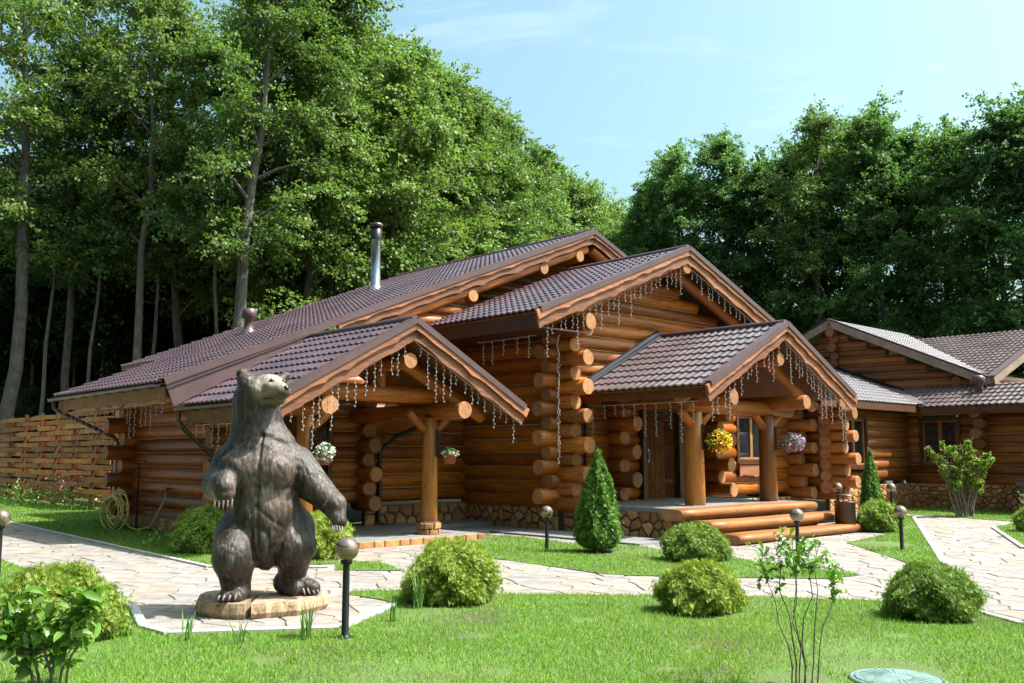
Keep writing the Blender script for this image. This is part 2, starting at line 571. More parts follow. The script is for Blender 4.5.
def flat_poly(name, poly, z, mat, kind='structure'):
    me = bpy.data.meshes.new(name)
    bm = bmesh.new()
    vs = [bm.verts.new((x, y, z)) for x, y in poly]
    f = bm.faces.new(vs)
    f.normal_update()
    if f.normal.z < 0: f.normal_flip()
    bmesh.ops.triangulate(bm, faces=bm.faces[:])
    bm.to_mesh(me); bm.free()
    me.materials.append(mat)
    return tag(link(name, me), kind=kind)

M['joint'] = plain('paving_joint', (0.145, 0.125, 0.112), 0.95, 0, 0.2, 14, 0.004)
path = flat_poly('path', PAVE, 0.0, M['joint'])

def grass_ground():
    m, n, l, b = new_mat('lawn_ground')
    t = n.new('ShaderNodeTexCoord')
    a = noise(n, l, t.outputs['Object'], 0.9, 6, 0.65)
    r = ramp(n, [(0.30, (0.075, 0.060, 0.034)), (0.44, (0.085, 0.13, 0.024)), (0.7, (0.10, 0.19, 0.024))])
    l.new(a.outputs['Fac'], r.inputs['Fac'])
    f = noise(n, l, t.outputs['Object'], 60, 3)
    r2 = ramp(n, [(0.3, (0.5, 0.5, 0.5)), (0.7, (1.2, 1.2, 1.1))])
    l.new(f.outputs['Fac'], r2.inputs['Fac'])
    c = mixc(n, l, 1.0, r.outputs['Color'], r2.outputs['Color'], 'MULTIPLY')
    l.new(c, b.inputs['Base Color'])
    b.inputs['Roughness'].default_value = 0.9
    bump(n, l, b, f.outputs['Fac'], 1.0, 0.03)
    return m
M['lawn'] = grass_ground()
M['grass'] = leaf_mat('grass_blade', [(0.095, 0.22, 0.018), (0.145, 0.31, 0.028), (0.20, 0.34, 0.04), (0.125, 0.27, 0.022), (0.25, 0.32, 0.06)], 0.35, 0.55, (1.0, 1.05, 0.4), 0.25)

def patchy(mat):
    n, l = mat.node_tree.nodes, mat.node_tree.links
    b = n['Principled BSDF']
    src = b.inputs['Base Color'].links[0].from_socket
    t = n.new('ShaderNodeTexCoord')
    a = noise(n, l, t.outputs['Object'], 0.8, 5, 0.65)
    r = ramp(n, [(0.30, (1.4, 0.95, 1.0)), (0.46, (1.0, 1.0, 1.0)), (0.70, (0.68, 0.92, 0.75))])
    l.new(a.outputs['Fac'], r.inputs['Fac'])
    c = mixc(n, l, 1.0, src, r.outputs['Color'], 'MULTIPLY')
    a2 = noise(n, l, t.outputs['Object'], 3.1, 4, 0.6)
    r2 = ramp(n, [(0.55, (0, 0, 0)), (0.72, (0.75, 0.75, 0.75))])
    l.new(a2.outputs['Fac'], r2.inputs['Fac'])
    c = mixc(n, l, r2.outputs['Color'], c, (0.26, 0.23, 0.085))
    l.new(c, b.inputs['Base Color'])
patchy(M['grass'])
for key, poly in LAWNS.items():
    flat_poly('lawn', poly, 0.022, M['lawn'])

# grass blades: one uncountable mass over all lawns
def grass(polys, extra_bare):
    Vs, Fs, off = [], [], 0
    for key, poly in polys.items():
        P = np.array(poly)
        x0, y0 = P.min(0); x1, y1 = P.max(0)
        y0 = max(y0, 5.6)
        dens_max = 2600
        n = int((x1 - x0) * (y1 - y0) * dens_max)
        n = min(n, 900000)
        dens_max = n / ((x1 - x0) * (y1 - y0))
        Q = np.stack([rng.uniform(x0, x1, n), rng.uniform(y0, y1, n)], 1)
        vis = np.abs(Q[:, 0]) < 0.60 * Q[:, 1] + 0.6
        Q = Q[vis]
        D = Q[:, 1]
        target = np.clip(2600 * (8.5 / np.maximum(D, 8.5)) ** 1.7, 200, 2600)
        keep = rng.random(len(Q)) < target / dens_max
        Q = Q[keep]
        Q = Q[in_poly(Q, poly)]
        # patchy thinning
        ph = (np.sin(Q[:, 0] * 1.9 + 0.7 * np.sin(Q[:, 1] * 1.3)) + np.sin(Q[:, 1] * 2.3 + 1.1 * np.sin(Q[:, 0] * 0.9 + 2)) + rng.normal(0, 0.7, len(Q)))
        Q = Q[ph > -1.55]
        for (bx, by, br) in extra_bare:
            d = np.hypot(Q[:, 0] - bx, Q[:, 1] - by)
            Q = Q[d > br * rng.uniform(0.8, 1.25, len(Q))]
        m = len(Q)
        D = Q[:, 1]
        h = rng.uniform(0.020, 0.050, m) * np.where(rng.random(m) < 0.03, 1.9, 1.0)
        w = 0.0042 * np.maximum(1, D / 9.0) ** 0.95
        a = rng.uniform(0, 2 * np.pi, m)
        lean = rng.uniform(0.1, 0.9, m) * h
        la = rng.uniform(0, 2 * np.pi, m)
        z0 = 0.018
        base = np.stack([Q[:, 0], Q[:, 1], np.full(m, z0)], 1)
        side = np.stack([np.cos(a) * w, np.sin(a) * w, np.zeros(m)], 1)
        tip = base + np.stack([np.cos(la) * lean, np.sin(la) * lean, h], 1)
        V = np.stack([base - side, base + side, tip], 1).reshape(-1, 3)
        Vs.append(V); Fs.append(np.arange(3 * m).reshape(-1, 3) + off); off += 3 * m
    me = fast_mesh('grass', np.concatenate(Vs), np.concatenate(Fs), M['grass'])
    o = link('grass', me)
    tag(o, 'bright green mown grass blades covering the lawns', 'grass', kind='stuff')
    return o
grass(LAWNS, [(-1.1, 8.9, 0.12), (2.0, 6.95, 0.30), (2.79, 7.19, 0.42), (-0.75, 18.9, 0.5), (6.6, 17.3, 0.55), (-0.8, 18.2, 0.35), (1.15, 7.3, 0.1), (-0.35, 8.6, 0.16), (0.7, 9.4, 0.12), (-1.9, 7.6, 0.14), (3.4, 8.6, 0.13), (-0.1, 7.2, 0.12), (1.5, 8.1, 0.09), (-0.66, 10.55, 0.42), (1.93, 9.9, 0.40), (4.13, 9.5, 0.40), (2.8, 14.65, 0.46), (1.44, 15.9, 0.40), (-3.93, 8.4, 0.42)])

# kerb stones along the lawn edges
def kerb(pts, name='kerb', w=0.07, h=0.045, step=1.0):
    for i in range(len(pts) - 1):
        a, b = Vector((*pts[i], 0)), Vector((*pts[i + 1], 0))
        L = (b - a).length
        k = max(1, round(L / step))
        d = (b - a).normalized()
        nrm = Vector((-d.y, d.x, 0))
        for j in range(k):
            p0, p1 = a + d * (L * j / k + 0.004), a + d * (L * (j + 1) / k - 0.004)
            v = []
            for (p, s) in ((p0, 1), (p1, -1)):
                for (o, z) in ((-w / 2, 0.001), (w / 2, 0.001), (w / 2, h - 0.008), (w / 2 - 0.01, h), (-w / 2 + 0.01, h), (-w / 2, h - 0.008)):
                    v.append(p + nrm * o + Vector((0, 0, z)))
            f = [(i0, (i0 + 1) % 6, 6 + (i0 + 1) % 6, 6 + i0) for i0 in range(6)] + [(5, 4, 3, 2, 1, 0), (6, 7, 8, 9, 10, 11)]
            link('kerb_stone', mesh('kerb_stone', v, f, M['kerb']), path)
kerb([(-17.58, 29.59), (-11.62, 22.56), (-6.8, 16.78), (-4.32, 13.84), (-2.61, 13.80)])
kerb([(-4.05, 10.37), (-3.41, 9.03), (-3.05, 8.69), (-1.58, 8.96), (-1.26, 10.31)], w=0.09, h=0.055)
kerb([(10.52, 25.29), (6.31, 14.15)], w=0.09)
kerb([(10.63, 21.33), (8.78, 16.6)], w=0.09)
kerb([(4.81, 9.19), (4.73, 9.92)])

# flagstones, the ones that show largest as pieces of their own
def flagstones():
    seeds = jitter_seeds(-20, 4, 24, 30, 0.46, 0.48, sy=0.40)
    P = np.array(seeds)
    ok = in_poly(P, PAVE) & (np.abs(P[:, 0]) < 0.62 * P[:, 1] + 2.5)
    cells = voronoi([tuple(p) for p in P[ok]], (-21, 3.6, 25, 31), 0.018)
    items = []
    for c in cells:
        k = len(c)
        cx = sum(p[0] for p in c) / k; cy = sum(p[1] for p in c) / k
        if max(math.hypot(p[0] - cx, p[1] - cy) for p in c) > 0.9: continue
        pts = np.array(c)
        covered = np.zeros(k, bool)
        cen = False
        for poly in LAWNS.values():
            covered |= in_poly(pts, poly)
            cen |= bool(in_poly(np.array([[cx, cy]]), poly)[0])
        if covered.all() and cen: continue
        if not in_poly(np.array([[cx, cy]]), PAVE)[0]: continue
        # chipped corners
        q = []
        for i in range(k):
            a = np.array(c[i]); b = np.array(c[(i + 1) % k])
            if np.hypot(*(b - a)) > 0.16:
                m = a + (b - a) * random.uniform(0.4, 0.6)
                nrm = np.array([-(b - a)[1], (b - a)[0]]); nrm /= np.hypot(*nrm)
                q += [tuple(a), tuple(m + nrm * random.uniform(0.0, 0.014))]
            else:
                q.append(tuple(a))
        items.append((1 / cy ** 2 * (0.25 if covered.any() else 1), cx, cy, [(x - cx, y - cy) for x, y in q]))
    items.sort(key=lambda t: -t[0])
    rest = MB()
    for i, (_, cx, cy, c) in enumerate(items):
        v, f = stone_mesh(c, 0.013 + random.uniform(-0.003, 0.002), 0.005, 0.0005)
        if i < 300:
            link('flagstone', mesh('flagstone', v, f, M['flag']), path, (cx, cy, 0.0005))
        else:
            rest.add([(a + cx, b + cy, z + 0.0005) for a, b, z in v], f)
    if rest.v:
        tag(rest.build('flagstone_paving', M['flag'], path), kind='stuff')
flagstones()
# ------------------------------------------------------------------ the log house
ANG = R(42.9)                              # the houses stand turned by this angle; u runs along their gable fronts, v out of the gables
AU = Vector((math.sin(R(47.1)), math.cos(R(47.1)), 0))
BV = Vector((math.cos(R(47.1)), -math.sin(R(47.1)), 0))
U0, V0 = 14.6, -14.25
def W(u, v, z=0.0): return AU * u + BV * v + Vector((0, 0, z))
def H(u, v, z=0.0): return Vector((u - U0, -(v - V0), z))
XU, YV, ZZ = Vector((1, 0, 0)), Vector((0, -1, 0)), Vector((0, 0, 1))     # u, v, z in house coordinates

house = empty('log_house', W(U0, V0, 0), ANG)
tag(house, 'large log house with brown tiled gables and two log porches behind the bear', 'house')

def add_log(p0, p1, r, parent, name='log', mats=None, n=14, taper=0.0, wob=0.028):
    """a round log with its own axis (object X), slightly uneven, chamfered ends"""
    p0, p1 = Vector(p0), Vector(p1)
    d = p1 - p0
    L = d.length
    rows = max(2, int(L / 1.2) + 2)
    xs = [0, 0.012] + [L * i / (rows - 1) for i in range(1, rows - 1)] + [L - 0.012, L]
    v, f, idx, sm = [], [], [], []
    ph = [random.uniform(0, 6.28) for _ in range(3)]
    k = len(xs)
    for i, x in enumerate(xs):
        rr = r * (1 - taper * x / L) * (1 + wob * math.sin(x * 1.7 + ph[0]))
        if i in (0, k - 1): rr -= 0.012
        for j in range(n):
            t = 2 * math.pi * j / n
            q = rr * (1 + wob * math.sin(2 * t + ph[1]) + wob * 0.7 * math.sin(3 * t + ph[2]))
            v.append((x - L / 2, q * math.cos(t), q * math.sin(t)))
    for i in range(k - 1):
        for j in range(n):
            f.append((i * n + j, i * n + (j + 1) % n, (i + 1) * n + (j + 1) % n, (i + 1) * n + j)); idx.append(0); sm.append(True)
    f.append(tuple(range(n))[::-1]); idx.append(1); sm.append(False)
    f.append(tuple(range((k - 1) * n, k * n))); idx.append(1); sm.append(False)
    f = [q[::-1] for q in f]
    me = mesh(name, v, f, mats or [M['log'], M['log_end']], idx, sm)
    q = Vector((1, 0, 0)).rotation_difference(d.normalized())
    q = q @ Quaternion((1, 0, 0), random.uniform(0, 6.28))
    return link(name, me, parent, (p0 + p1) / 2, q)

PITCH, LR = 0.303, 0.168
def wall(axis, fixed, a, b, z0, z1, parent, ext_a=(0, 0), ext_b=(0, 0), holes=(), half=0, mats=None, limit=None, flip=0, r=LR, n=14):
    """a wall of stacked logs along u or v; ends run past the corners, long and short in turn; holes are doors and windows"""
    i = 0
    rope = MB()
    z = z0 + half * PITCH / 2 + PITCH / 2
    while z < z1:
        ea = ext_a[(i + flip) % 2] + random.uniform(-0.04, 0.04) * (ext_a[0] > 0)
        eb = ext_b[(i + flip) % 2] + random.uniform(-0.04, 0.04) * (ext_b[0] > 0)
        lo, hi = a - ea, b + eb
        if limit:
            l2 = limit(z)
            lo, hi = max(lo, l2[0]), min(hi, l2[1])
        segs = [(lo, hi)]
        for (h0, h1, hz0, hz1) in holes:
            if hz0 - 0.05 < z < hz1 + 0.05:
                ns = []
                for (s, e) in segs:
                    if h1 <= s or h0 >= e: ns.append((s, e)); continue
                    if h0 > s: ns.append((s, h0))
                    if h1 < e: ns.append((h1, e))
                segs = ns
        for (s, e) in segs:
            if e - s < 0.12: continue
            P = (lambda t: H(t, fixed, z)) if axis == 'u' else (lambda t: H(fixed, t, z))
            add_log(P(s), P(e), r * random.uniform(0.94, 1.05), parent, 'log', mats, n)
            s2, e2 = max(s, a), min(e, b)              # rope in the seam, only between the corners
            if e2 - s2 > 0.3 and i > 0:
                for sd in (-1, 1):
                    off = (YV if axis == 'u' else XU) * (0.088 * sd) - ZZ * (PITCH / 2)
                    rope.tube([P(s2) + off, P(s2 + (e2 - s2) * 0.5) + off, P(e2) + off], 0.014, 5, cap=False)
        z += PITCH
        i += 1
    if rope.v:
        tag(rope.build('seam_rope', M['rope'], parent), kind='stuff')

EXT = (0.86, 0.52)
# mid block: gable front, left side wall, cross-wall stubs
wall('u', -14.25, 14.6, 23.6, 0.45, 6.0, house, ext_a=(0.62, 0.36), ext_b=(0.5, 0.3), half=1,
     holes=[(17.20, 18.55, 0.3, 2.62), (21.0, 22.5, 1.42, 2.72)],
     limit=lambda z: (17.9 - (5.95 - z) / 0.4, min(22.4, 17.9 + (5.95 - z) / 0.4)) if z > 4.2 else (-99, 22.4 if z > 3.0 else 99))
wall('v', 14.6, -17.3, -14.25, 0.45, 4.35, house, ext_b=EXT, half=0)
wall('v', 16.17, -14.35, -14.25, 0.62, 3.1, house, ext_b=EXT, half=0, flip=1)
wall('v', 19.75, -14.35, -14.25, 0.62, 3.1, house, ext_b=EXT, half=0)
wall('v', 23.6, -15.5, -14.25, 0.45, 3.05, house, ext_b=EXT, half=0)
wall('v', 24.0, -14.4, -13.2, 0.45, 3.05, house, ext_b=EXT, half=0, flip=1)
wall('u', -13.2, 23.8, 24.0, 0.45, 3.05, house, half=1)
# main block: gable wall behind the left porch and left side wall
wall('u', -17.35, 8.7, 14.6, 0.45, 5.6, house, ext_a=(0.50, 0.26), half=1, holes=[(9.55, 10.75, 0.0, 2.55)],
     limit=lambda z: (7.11 + (z + 0.4 - 2.95) / 0.4, 99) if z > 2.95 else (-99, 99))
wall('u', -18.9, 11.0, 24.0, 4.0, 7.2, house, half=1, limit=lambda z: (7.4 + (z + 0.45 - 2.95) / 0.4, 99))
wall('v', 8.7, -22.0, -17.35, 0.15, 2.75, house, ext_b=(0.0, 0.0), half=0)
wall('v', 11.63, -17.45, -17.35, 0.45, 3.2, house, ext_b=(0.62, 0.40), half=0)
wall('u', -22.0, 8.7, 12.0, 0.15, 2.75, house, ext_a=(0.72, 0.40), half=1)

# ---- stone plinths: every stone a piece
def plinth(pa, pb, z0, z1, size, parent, thick=0.1, name='plinth', nrm=None):
    """a stone-clad strip from pa to pb (house coordinates), face outwards along nrm"""
    pa, pb, nrm = Vector(pa), Vector(pb), Vector(nrm)
    d = (pb - pa); L = d.length; d.normalize()
    m = MB()
    m.prism([(0, z0), (L, z0), (L, z1), (0, z1)], pa - nrm * thick, d, ZZ, nrm, thick)
    base = m.build(name, M['mortar'], parent)
    hgt = z1 - z0
    seeds = jitter_seeds(0, z0, L, z1, size, 0.36, sy=size * 0.72)
    for c in voronoi(seeds, (0.005, z0 + 0.005, L - 0.005, z1 - 0.005), 0.034):
        cx = sum(p[0] for p in c) / len(c); cy = sum(p[1] for p in c) / len(c)
        v, f = stone_mesh([(x - cx, y - cy) for x, y in c], random.uniform(0.03, 0.055), 0.02, 0.01)
        vv = [d * a + ZZ * b + nrm * c_ for a, b, c_ in v]
        if d.cross(ZZ).dot(nrm) < 0: f = [q[::-1] for q in f]
        link('stone', mesh('stone', vv, f, M['stone']), base, pa + d * cx + ZZ * cy + nrm * 0.0)
    return base
NU, NV = Vector((-1, 0, 0)), Vector((0, -1, 0))
plinth(H(14.52, -17.3), H(14.52, -14.2), 0, 0.52, 0.27, house, nrm=NU)
plinth(H(11.7, -17.22), H(14.5, -17.22), 0.1, 0.52, 0.27, house, nrm=NV)
plinth(H(8.2, -17.22), H(9.5, -17.22), 0.1, 0.52, 0.27, house, nrm=NV)
plinth(H(8.55, -22.0), H(8.55, -17.3), 0, 0.28, 0.27, house, nrm=NU)
plinth(H(14.6, -14.12), H(14.62, -14.12), 0, 0.5, 0.27, house, nrm=NV)
plinth(H(18.9, -14.05), H(24.0, -14.05), 0, 0.5, 0.27, house, nrm=NV)

# ---- metal tile roofs
def tile_roof(name, p, e, s, n, Le, Ls, mat, parent, keep=None, wave=0.185, course=0.35, amp=0.019, stp=0.034, thick=0.03):
    """profiled sheet: p eave corner, e along the eave, s up the slope, n normal; steps at every course, waves across"""
    p, e, s, n = Vector(p), Vector(e), Vector(s), Vector(n)
    per = 6
    nx = max(per, int(round(Le / wave)) * per)
    xs = np.linspace(0, Le, nx + 1)
    ph = xs / (Le / (nx / per)) * 2 * np.pi
    prof = amp * (np.cos(ph) + 0.28 * np.cos(2 * ph))
    nc = int(math.ceil(Ls / course))
    V, F, SM = [], [], []
    pn, en, sn, nn = (np.array(q) for q in (p, e, s, n))
    for c in range(nc):
        y0, y1 = c * course, min((c + 1) * course, Ls)
        rows = [(y0 + 0.0, -0.004), (y0 + 0.002, stp), (y0 + 0.10 * (y1 - y0), stp * 0.82), (y1, 0.0)]
        o = len(V)
        scal = -0.016 * np.cos(ph)                       # the lower edge of each course dips with the wave
        for ri, (y, h) in enumerate(rows):
            yy = y + (scal if ri < 3 else 0)
            P = pn[None] + xs[:, None] * en[None] + np.broadcast_to(yy, xs.shape)[:, None] * sn[None] + (prof + h)[:, None] * nn[None]
            V += list(map(tuple, P))
        w = nx + 1
        for ri in range(3):
            for i in range(nx):
                if keep and not keep((xs[i] + xs[i + 1]) / 2, (y0 + y1) / 2): continue
                F.append((o + ri * w + i, o + ri * w + i + 1, o + (ri + 1) * w + i + 1, o + (ri + 1) * w + i))
                SM.append(ri > 0)
    if e.cross(s).dot(n) < 0: F = [q[::-1] for q in F]
    return link(name, mesh(name, V, F, mat, None, SM), parent)

def gable_roof(ue0, ze0, up, zp, ue1, ze1, v0, v1, parent, name, tile=('roof', 'roof'), sides=(1, 1), soffit=True):
    """two slopes with ridge along v between v0 (back) and v1 (front); returns slope data"""
    out = []
    for side, (ue, ze) in enumerate(((ue0, ze0), (ue1, ze1))):
        if not sides[side]: continue
        e3, p3 = H(ue, v0, ze), H(up, v0, zp)
        s = (p3 - e3); Ls = s.length; s.normalize()
        n = s.cross(Vector((0, -1, 0)))
        if n.z < 0: n = -n
        sheet = tile_roof('roof_tiles', e3, Vector((0, -1, 0)), s, n, v1 - v0, Ls, M[tile[side]], parent)
        if soffit:
            m = MB()
            m.prism([(0.03, -0.07), (Ls, -0.07), (Ls, -0.04), (0.03, -0.04)], H(ue, v0 + 0.02, ze), s, n, Vector((0, -1, 0)), v1 - v0 - 0.04)
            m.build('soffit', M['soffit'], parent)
        out.append((e3, s, n, Ls))
    return out

def wavy(L, top, base, amp, seed, step=0.22):
    """outline of a live-edge plank: straight upper edge, scalloped lower edge"""
    r = random.Random(seed)
    pts = [(0, top), (L, top)]
    x = L
    low = []
    while x > 0:
        low.append((x, base + r.uniform(-amp, amp) * 0.5))
        sp = r.uniform(0.5, 1.3)
        k = 6
        a = r.uniform(0.5, 1.0) * amp
        for i in range(1, k):
            xx = x - sp * i / k
            if xx <= 0.05: break
            low.append((xx, base + a * math.sin(math.pi * i / k) + r.uniform(-0.008, 0.008)))
        x -= sp
    low.append((0, base))
    return pts + low

def verge(ue, ze, up, zp, v, parent, seed, flip=False, mat='verge', boards=2, ext=0.0, cap=True, sc=1.0):
    """boards along one gable edge in the plane v, plus the metal cap"""
    a, b = H(ue, v, ze), H(up, v, zp)
    s = (b - a); L = s.length; s.normalize()
    n = Vector((-s.z, 0, s.x)) if s.x > 0 else Vector((s.z, 0, -s.x))
    out = Vector((0, -1, 0))
    a = a - s * ext; L += ext
    if boards >= 2:
        m = MB(); m.prism(wavy(L, -0.10 * sc, -0.33 * sc, 0.055, seed + 1), a - out * 0.05, s, n, out, 0.045)
        m.build('trim_board', M[mat], parent)
    m = MB(); m.prism(wavy(L, 0.02, -0.16 * sc, 0.035, seed) if boards >= 2 else [(0, 0.02), (L, 0.02), (L, -0.2), (0, -0.2)], a, s, n, out, 0.045)
    m.build('verge_board', M[mat], parent)
    if cap:
        m = MB()
        m.prism([(0.12, 0.045), (L, 0.045), (L, 0.055), (0.12, 0.055)], a - out * 0.13, s, n, out, 0.20)
        m.prism([(0.12, -0.055), (L, -0.055), (L, 0.044), (0.12, 0.044)], a + out * 0.062, s, n, out, 0.008)
        m.build('metal_cap', M['cap'], parent)

def ridge_cap(u, z, v0, v1, parent, mat='cap'):
    m = MB()
    m.tube([H(u, v0, z + 0.015), H(u, v1, z + 0.015)], 0.075, 10)
    m.build('ridge_cap', M[mat], parent)

# main roof: long slope to the left, its far lower corner cut back; a little of the right slope
ME, MR = (7.11, 2.95), (18.8, 7.63)
mp_s = (MR[1] - ME[1]) / (MR[0] - ME[0])
def main_sheet(ua, ub, va, vb):
    za, zb = ME[1] + mp_s * (ua - ME[0]), ME[1] + mp_s * (ub - ME[0])
    a = H(ua, va, za); b = H(ub, va, zb)
    s = b - a; L = s.length; s.normalize()
    n = s.cross(YV)
    if n.z < 0: n = -n
    tile_roof('roof_tiles', a, YV, s, n, vb - va, L, M['roof'], house)
    m = MB(); m.prism([(0.03, -0.07), (L, -0.07), (L, -0.04), (0.03, -0.04)], H(ua, va + 0.03, za), s, n, YV, vb - va - 0.06)
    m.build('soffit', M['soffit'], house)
Ls_low = 8 * 0.35
ucut = ME[0] + Ls_low * math.cos(math.atan(mp_s))
main_sheet(ME[0], ucut, -23.0, -17.0)
main_sheet(ucut, MR[0], -26.0, -17.0)
gable_roof(0, 0, MR[0], MR[1], 26.0, MR[1] - 0.4 * (26.0 - MR[0]), -26.0, -17.0, house, 'main', sides=(0, 1))
ridge_cap(MR[0], MR[1], -26.0, -17.0, house)
# verge of the main gable: boards down to the left porch ridge, plain flashing band below that
ukn = 10.75
zk = ME[1] + mp_s * (ukn - ME[0])
verge(ukn, zk, MR[0], MR[1], -17.0, house, 11, cap=False)
verge(24.5, MR[1] - 0.4 * (24.5 - MR[0]), MR[0], MR[1], -17.0, house, 12)
a = H(ME[0], -17.0, ME[1]); b = H(MR[0], -17.0, MR[1]); s = (b - a); L = s.length; s.normalize(); n = Vector((-s.z, 0, s.x))
m = MB()
m.prism([(0.0, 0.045), (L, 0.045), (L, 0.056), (0.0, 0.056)], a - YV * 0.17, s, n, YV, 0.245)
m.prism([(0.0, -0.07), (L, -0.07), (L, 0.044), (0.0, 0.044)], a + YV * 0.066, s, n, YV, 0.008)
m.build('metal_cap', M['cap'], house)
Lk = (ukn - ME[0]) / s.x
m = MB()
m.prism([(0.02, -0.50), (Lk, -0.06), (Lk, -0.02), (0.02, -0.02)], a + YV * 0.012, s, n, YV, 0.03)
m.prism([(0.0, -0.145), (Lk, -0.08), (Lk, -0.06), (0.0, -0.125)], a + YV * 0.045, s, n, YV, 0.03)
m.build('flashing_band', M['cap'], house)
# log rafter under the main verge and purlin ends
add_log(H(11.2, -17.2, ME[1] + mp_s * 4.09 - 0.42), H(18.7, -17.2, MR[1] - 0.46), 0.13, house, 'rafter_log')
add_log(H(24, -17.2, MR[1] - 0.40 * 5.2 - 0.46), H(18.9, -17.2, MR[1] - 0.46), 0.13, house, 'rafter_log')
for (u, dz) in ((18.35, 0.55), (17.0, 0.52), (14.6, 0.55)):
    add_log(H(u, -19.0, ME[1] + mp_s * (u - ME[0]) - dz), H(u, -17.06, ME[1] + mp_s * (u - ME[0]) - dz), 0.16, house, 'purlin')
# step in the far edge: short verge there
m = MB(); m.prism([(0, -0.09), (Ls_low, -0.09), (Ls_low, 0.02), (0, 0.02)], H(ME[0], -23.03, ME[1]), s, n, YV, 0.03)
m.build('verge_board', M['darkwood'], house)
m = MB(); m.prism([(0, -0.09), (10, -0.09), (10, 0.02), (0, 0.02)], H(ucut, -26.03, ME[1] + mp_s * (ucut - ME[0])), s, n, YV, 0.03)
m.build('verge_board', M['darkwood'], house)
m = MB(); m.prism([(0, -0.12), (2.95, -0.12), (2.95, 0.0), (0, 0.0)], H(ucut + 0.01, -26.0, ME[1] + mp_s * (ucut - ME[0])), YV, ZZ, XU, 0.03)
m.build('fascia_board', M['fascia'], house)

# mid gable roof
gable_roof(13.0, 4.47, 17.9, 6.43, 22.9, 4.43, -17.05, -13.2, house, 'mid')
ridge_cap(17.9, 6.43, -17.0, -13.2, house)
verge(13.0, 4.47, 17.9, 6.43, -13.2, house, 21, ext=0.12, sc=1.1)
verge(22.9, 4.43, 17.9, 6.43, -13.2, house, 22, sc=1.1)
add_log(H(13.5, -13.75, 4.25), H(17.8, -13.75, 5.97), 0.135, house, 'rafter_log')
add_log(H(22.4, -13.75, 4.21), H(18.0, -13.75, 5.97), 0.135, house, 'rafter_log')
add_log(H(17.9, -17.0, 5.98), H(17.9, -13.24, 5.98), 0.16, house, 'ridge_log')
add_log(H(14.6, -17.3, 4.38), H(14.6, -13.28, 4.38), 0.17, house, 'purlin')
add_log(H(21.2, -17.0, 4.62), H(21.2, -13.28, 4.62), 0.17, house, 'purlin')
m = MB(); m.prism([(0, -0.34), (3.8, -0.34), (3.8, 0.0), (0, 0.0)], H(13.06, -17.03, 4.46), YV, ZZ, XU, 0.04)
m.build('fascia_board', M['darkwood'], house)
m = MB(); m.box(H(13.1, -17.0, 4.12), H(14.5, -13.3, 4.15)); m.build('soffit', M['darkwood'], house)
# flashing where the right porch roof meets the gable wall
m = MB()
m.tube([H(14.95, -13.98, 3.02), H(17.7, -13.98, 4.44)], 0.10, 8)
m.tube([H(14.85, -13.93, 2.95), H(17.7, -13.93, 4.36)], 0.07, 8)
m.build('wall_flashing', M['dark_cap'], house)

# ---- left porch
P1E, P1R, P1V = (7.45, 2.52), (10.15, 4.0), -13.45
gable_roof(P1E[0], P1E[1], P1R[0], P1R[1], 12.85, 2.52, -17.0, P1V, house, 'left_porch')
ridge_cap(P1R[0], P1R[1], -17.0, P1V, house)
verge(P1E[0], P1E[1], P1R[0], P1R[1], P1V, house, 31, ext=0.05, sc=1.05)
verge(12.85, 2.52, P1R[0], P1R[1], P1V, house, 32, ext=0.08, sc=1.05)
for u in (8.5, 11.42):
    add_log(H(u, -17.3, 2.44), H(u, P1V - 0.12, 2.44), 0.165, house, 'purlin')
add_log(H(8.2, -14.5, 2.74), H(11.9, -14.5, 2.74), 0.15, house, 'tie_beam')
add_log(H(10.15, -17.3, 3.28), H(10.15, P1V - 0.12, 3.28), 0.15, house, 'ridge_log')
add_log(H(12.5, -14.35, 2.35), H(10.2, -14.35, 3.5), 0.13, house, 'rafter_log')
add_log(H(7.8, -14.35, 2.35), H(10.1, -14.35, 3.5), 0.13, house, 'rafter_log')
add_log(H(10.15, -14.5, 2.8), H(10.15, -14.5, 3.25), 0.10, house, 'king_post')
def post(u, v, z0, z1, r, name='post'):
    o = add_log(H(u, v, z0), H(u, v, z1), r, house, name, [M['post'], M['log_end']], 18, taper=0.14, wob=0.012)
    return o
post(11.32, -14.5, 0.3, 2.32, 0.165)
post(8.6, -14.5, 0.3, 2.32, 0.165)
for (u, sgn) in ((11.32, -1), (11.32, 1), (8.6, 1)):
    add_log(H(u + sgn * 0.12, -14.5, 2.08), H(u + sgn * 0.52, -14.5, 2.42), 0.085, house, 'brace')
# stone collars of the posts
def stone_collar(u, v):
    m = MB(); m.lathe([(0.20, 0.10), (0.20, 0.36), (0.15, 0.37)], H(u, v, 0), 14); base = m.build('post_base', M['mortar'], house)
    for k in range(7):
        for row in range(2):
            t = 2 * math.pi * (k + row * 0.5) / 7
            c, s_ = math.cos(t), math.sin(t)
            poly = [(-0.085, -0.055), (0.0, -0.062), (0.085, -0.05), (0.09, 0.045), (0.02, 0.06), (-0.08, 0.05)]
            poly = [(x + random.uniform(-.008, .008), y + random.uniform(-.008, .008)) for x, y in poly]
            v_, f_ = stone_mesh(poly, 0.03, 0.012, 0.004)
            ax, nr = Vector((-s_, c, 0)), Vector((c, s_, 0))
            link('stone', mesh('stone', [ax * x + ZZ * y + nr * z for x, y, z in v_], f_, M['stone']), base, H(u, v, 0.16 + row * 0.125) + nr * 0.195)
stone_collar(11.32, -14.5); stone_collar(8.6, -14.5)
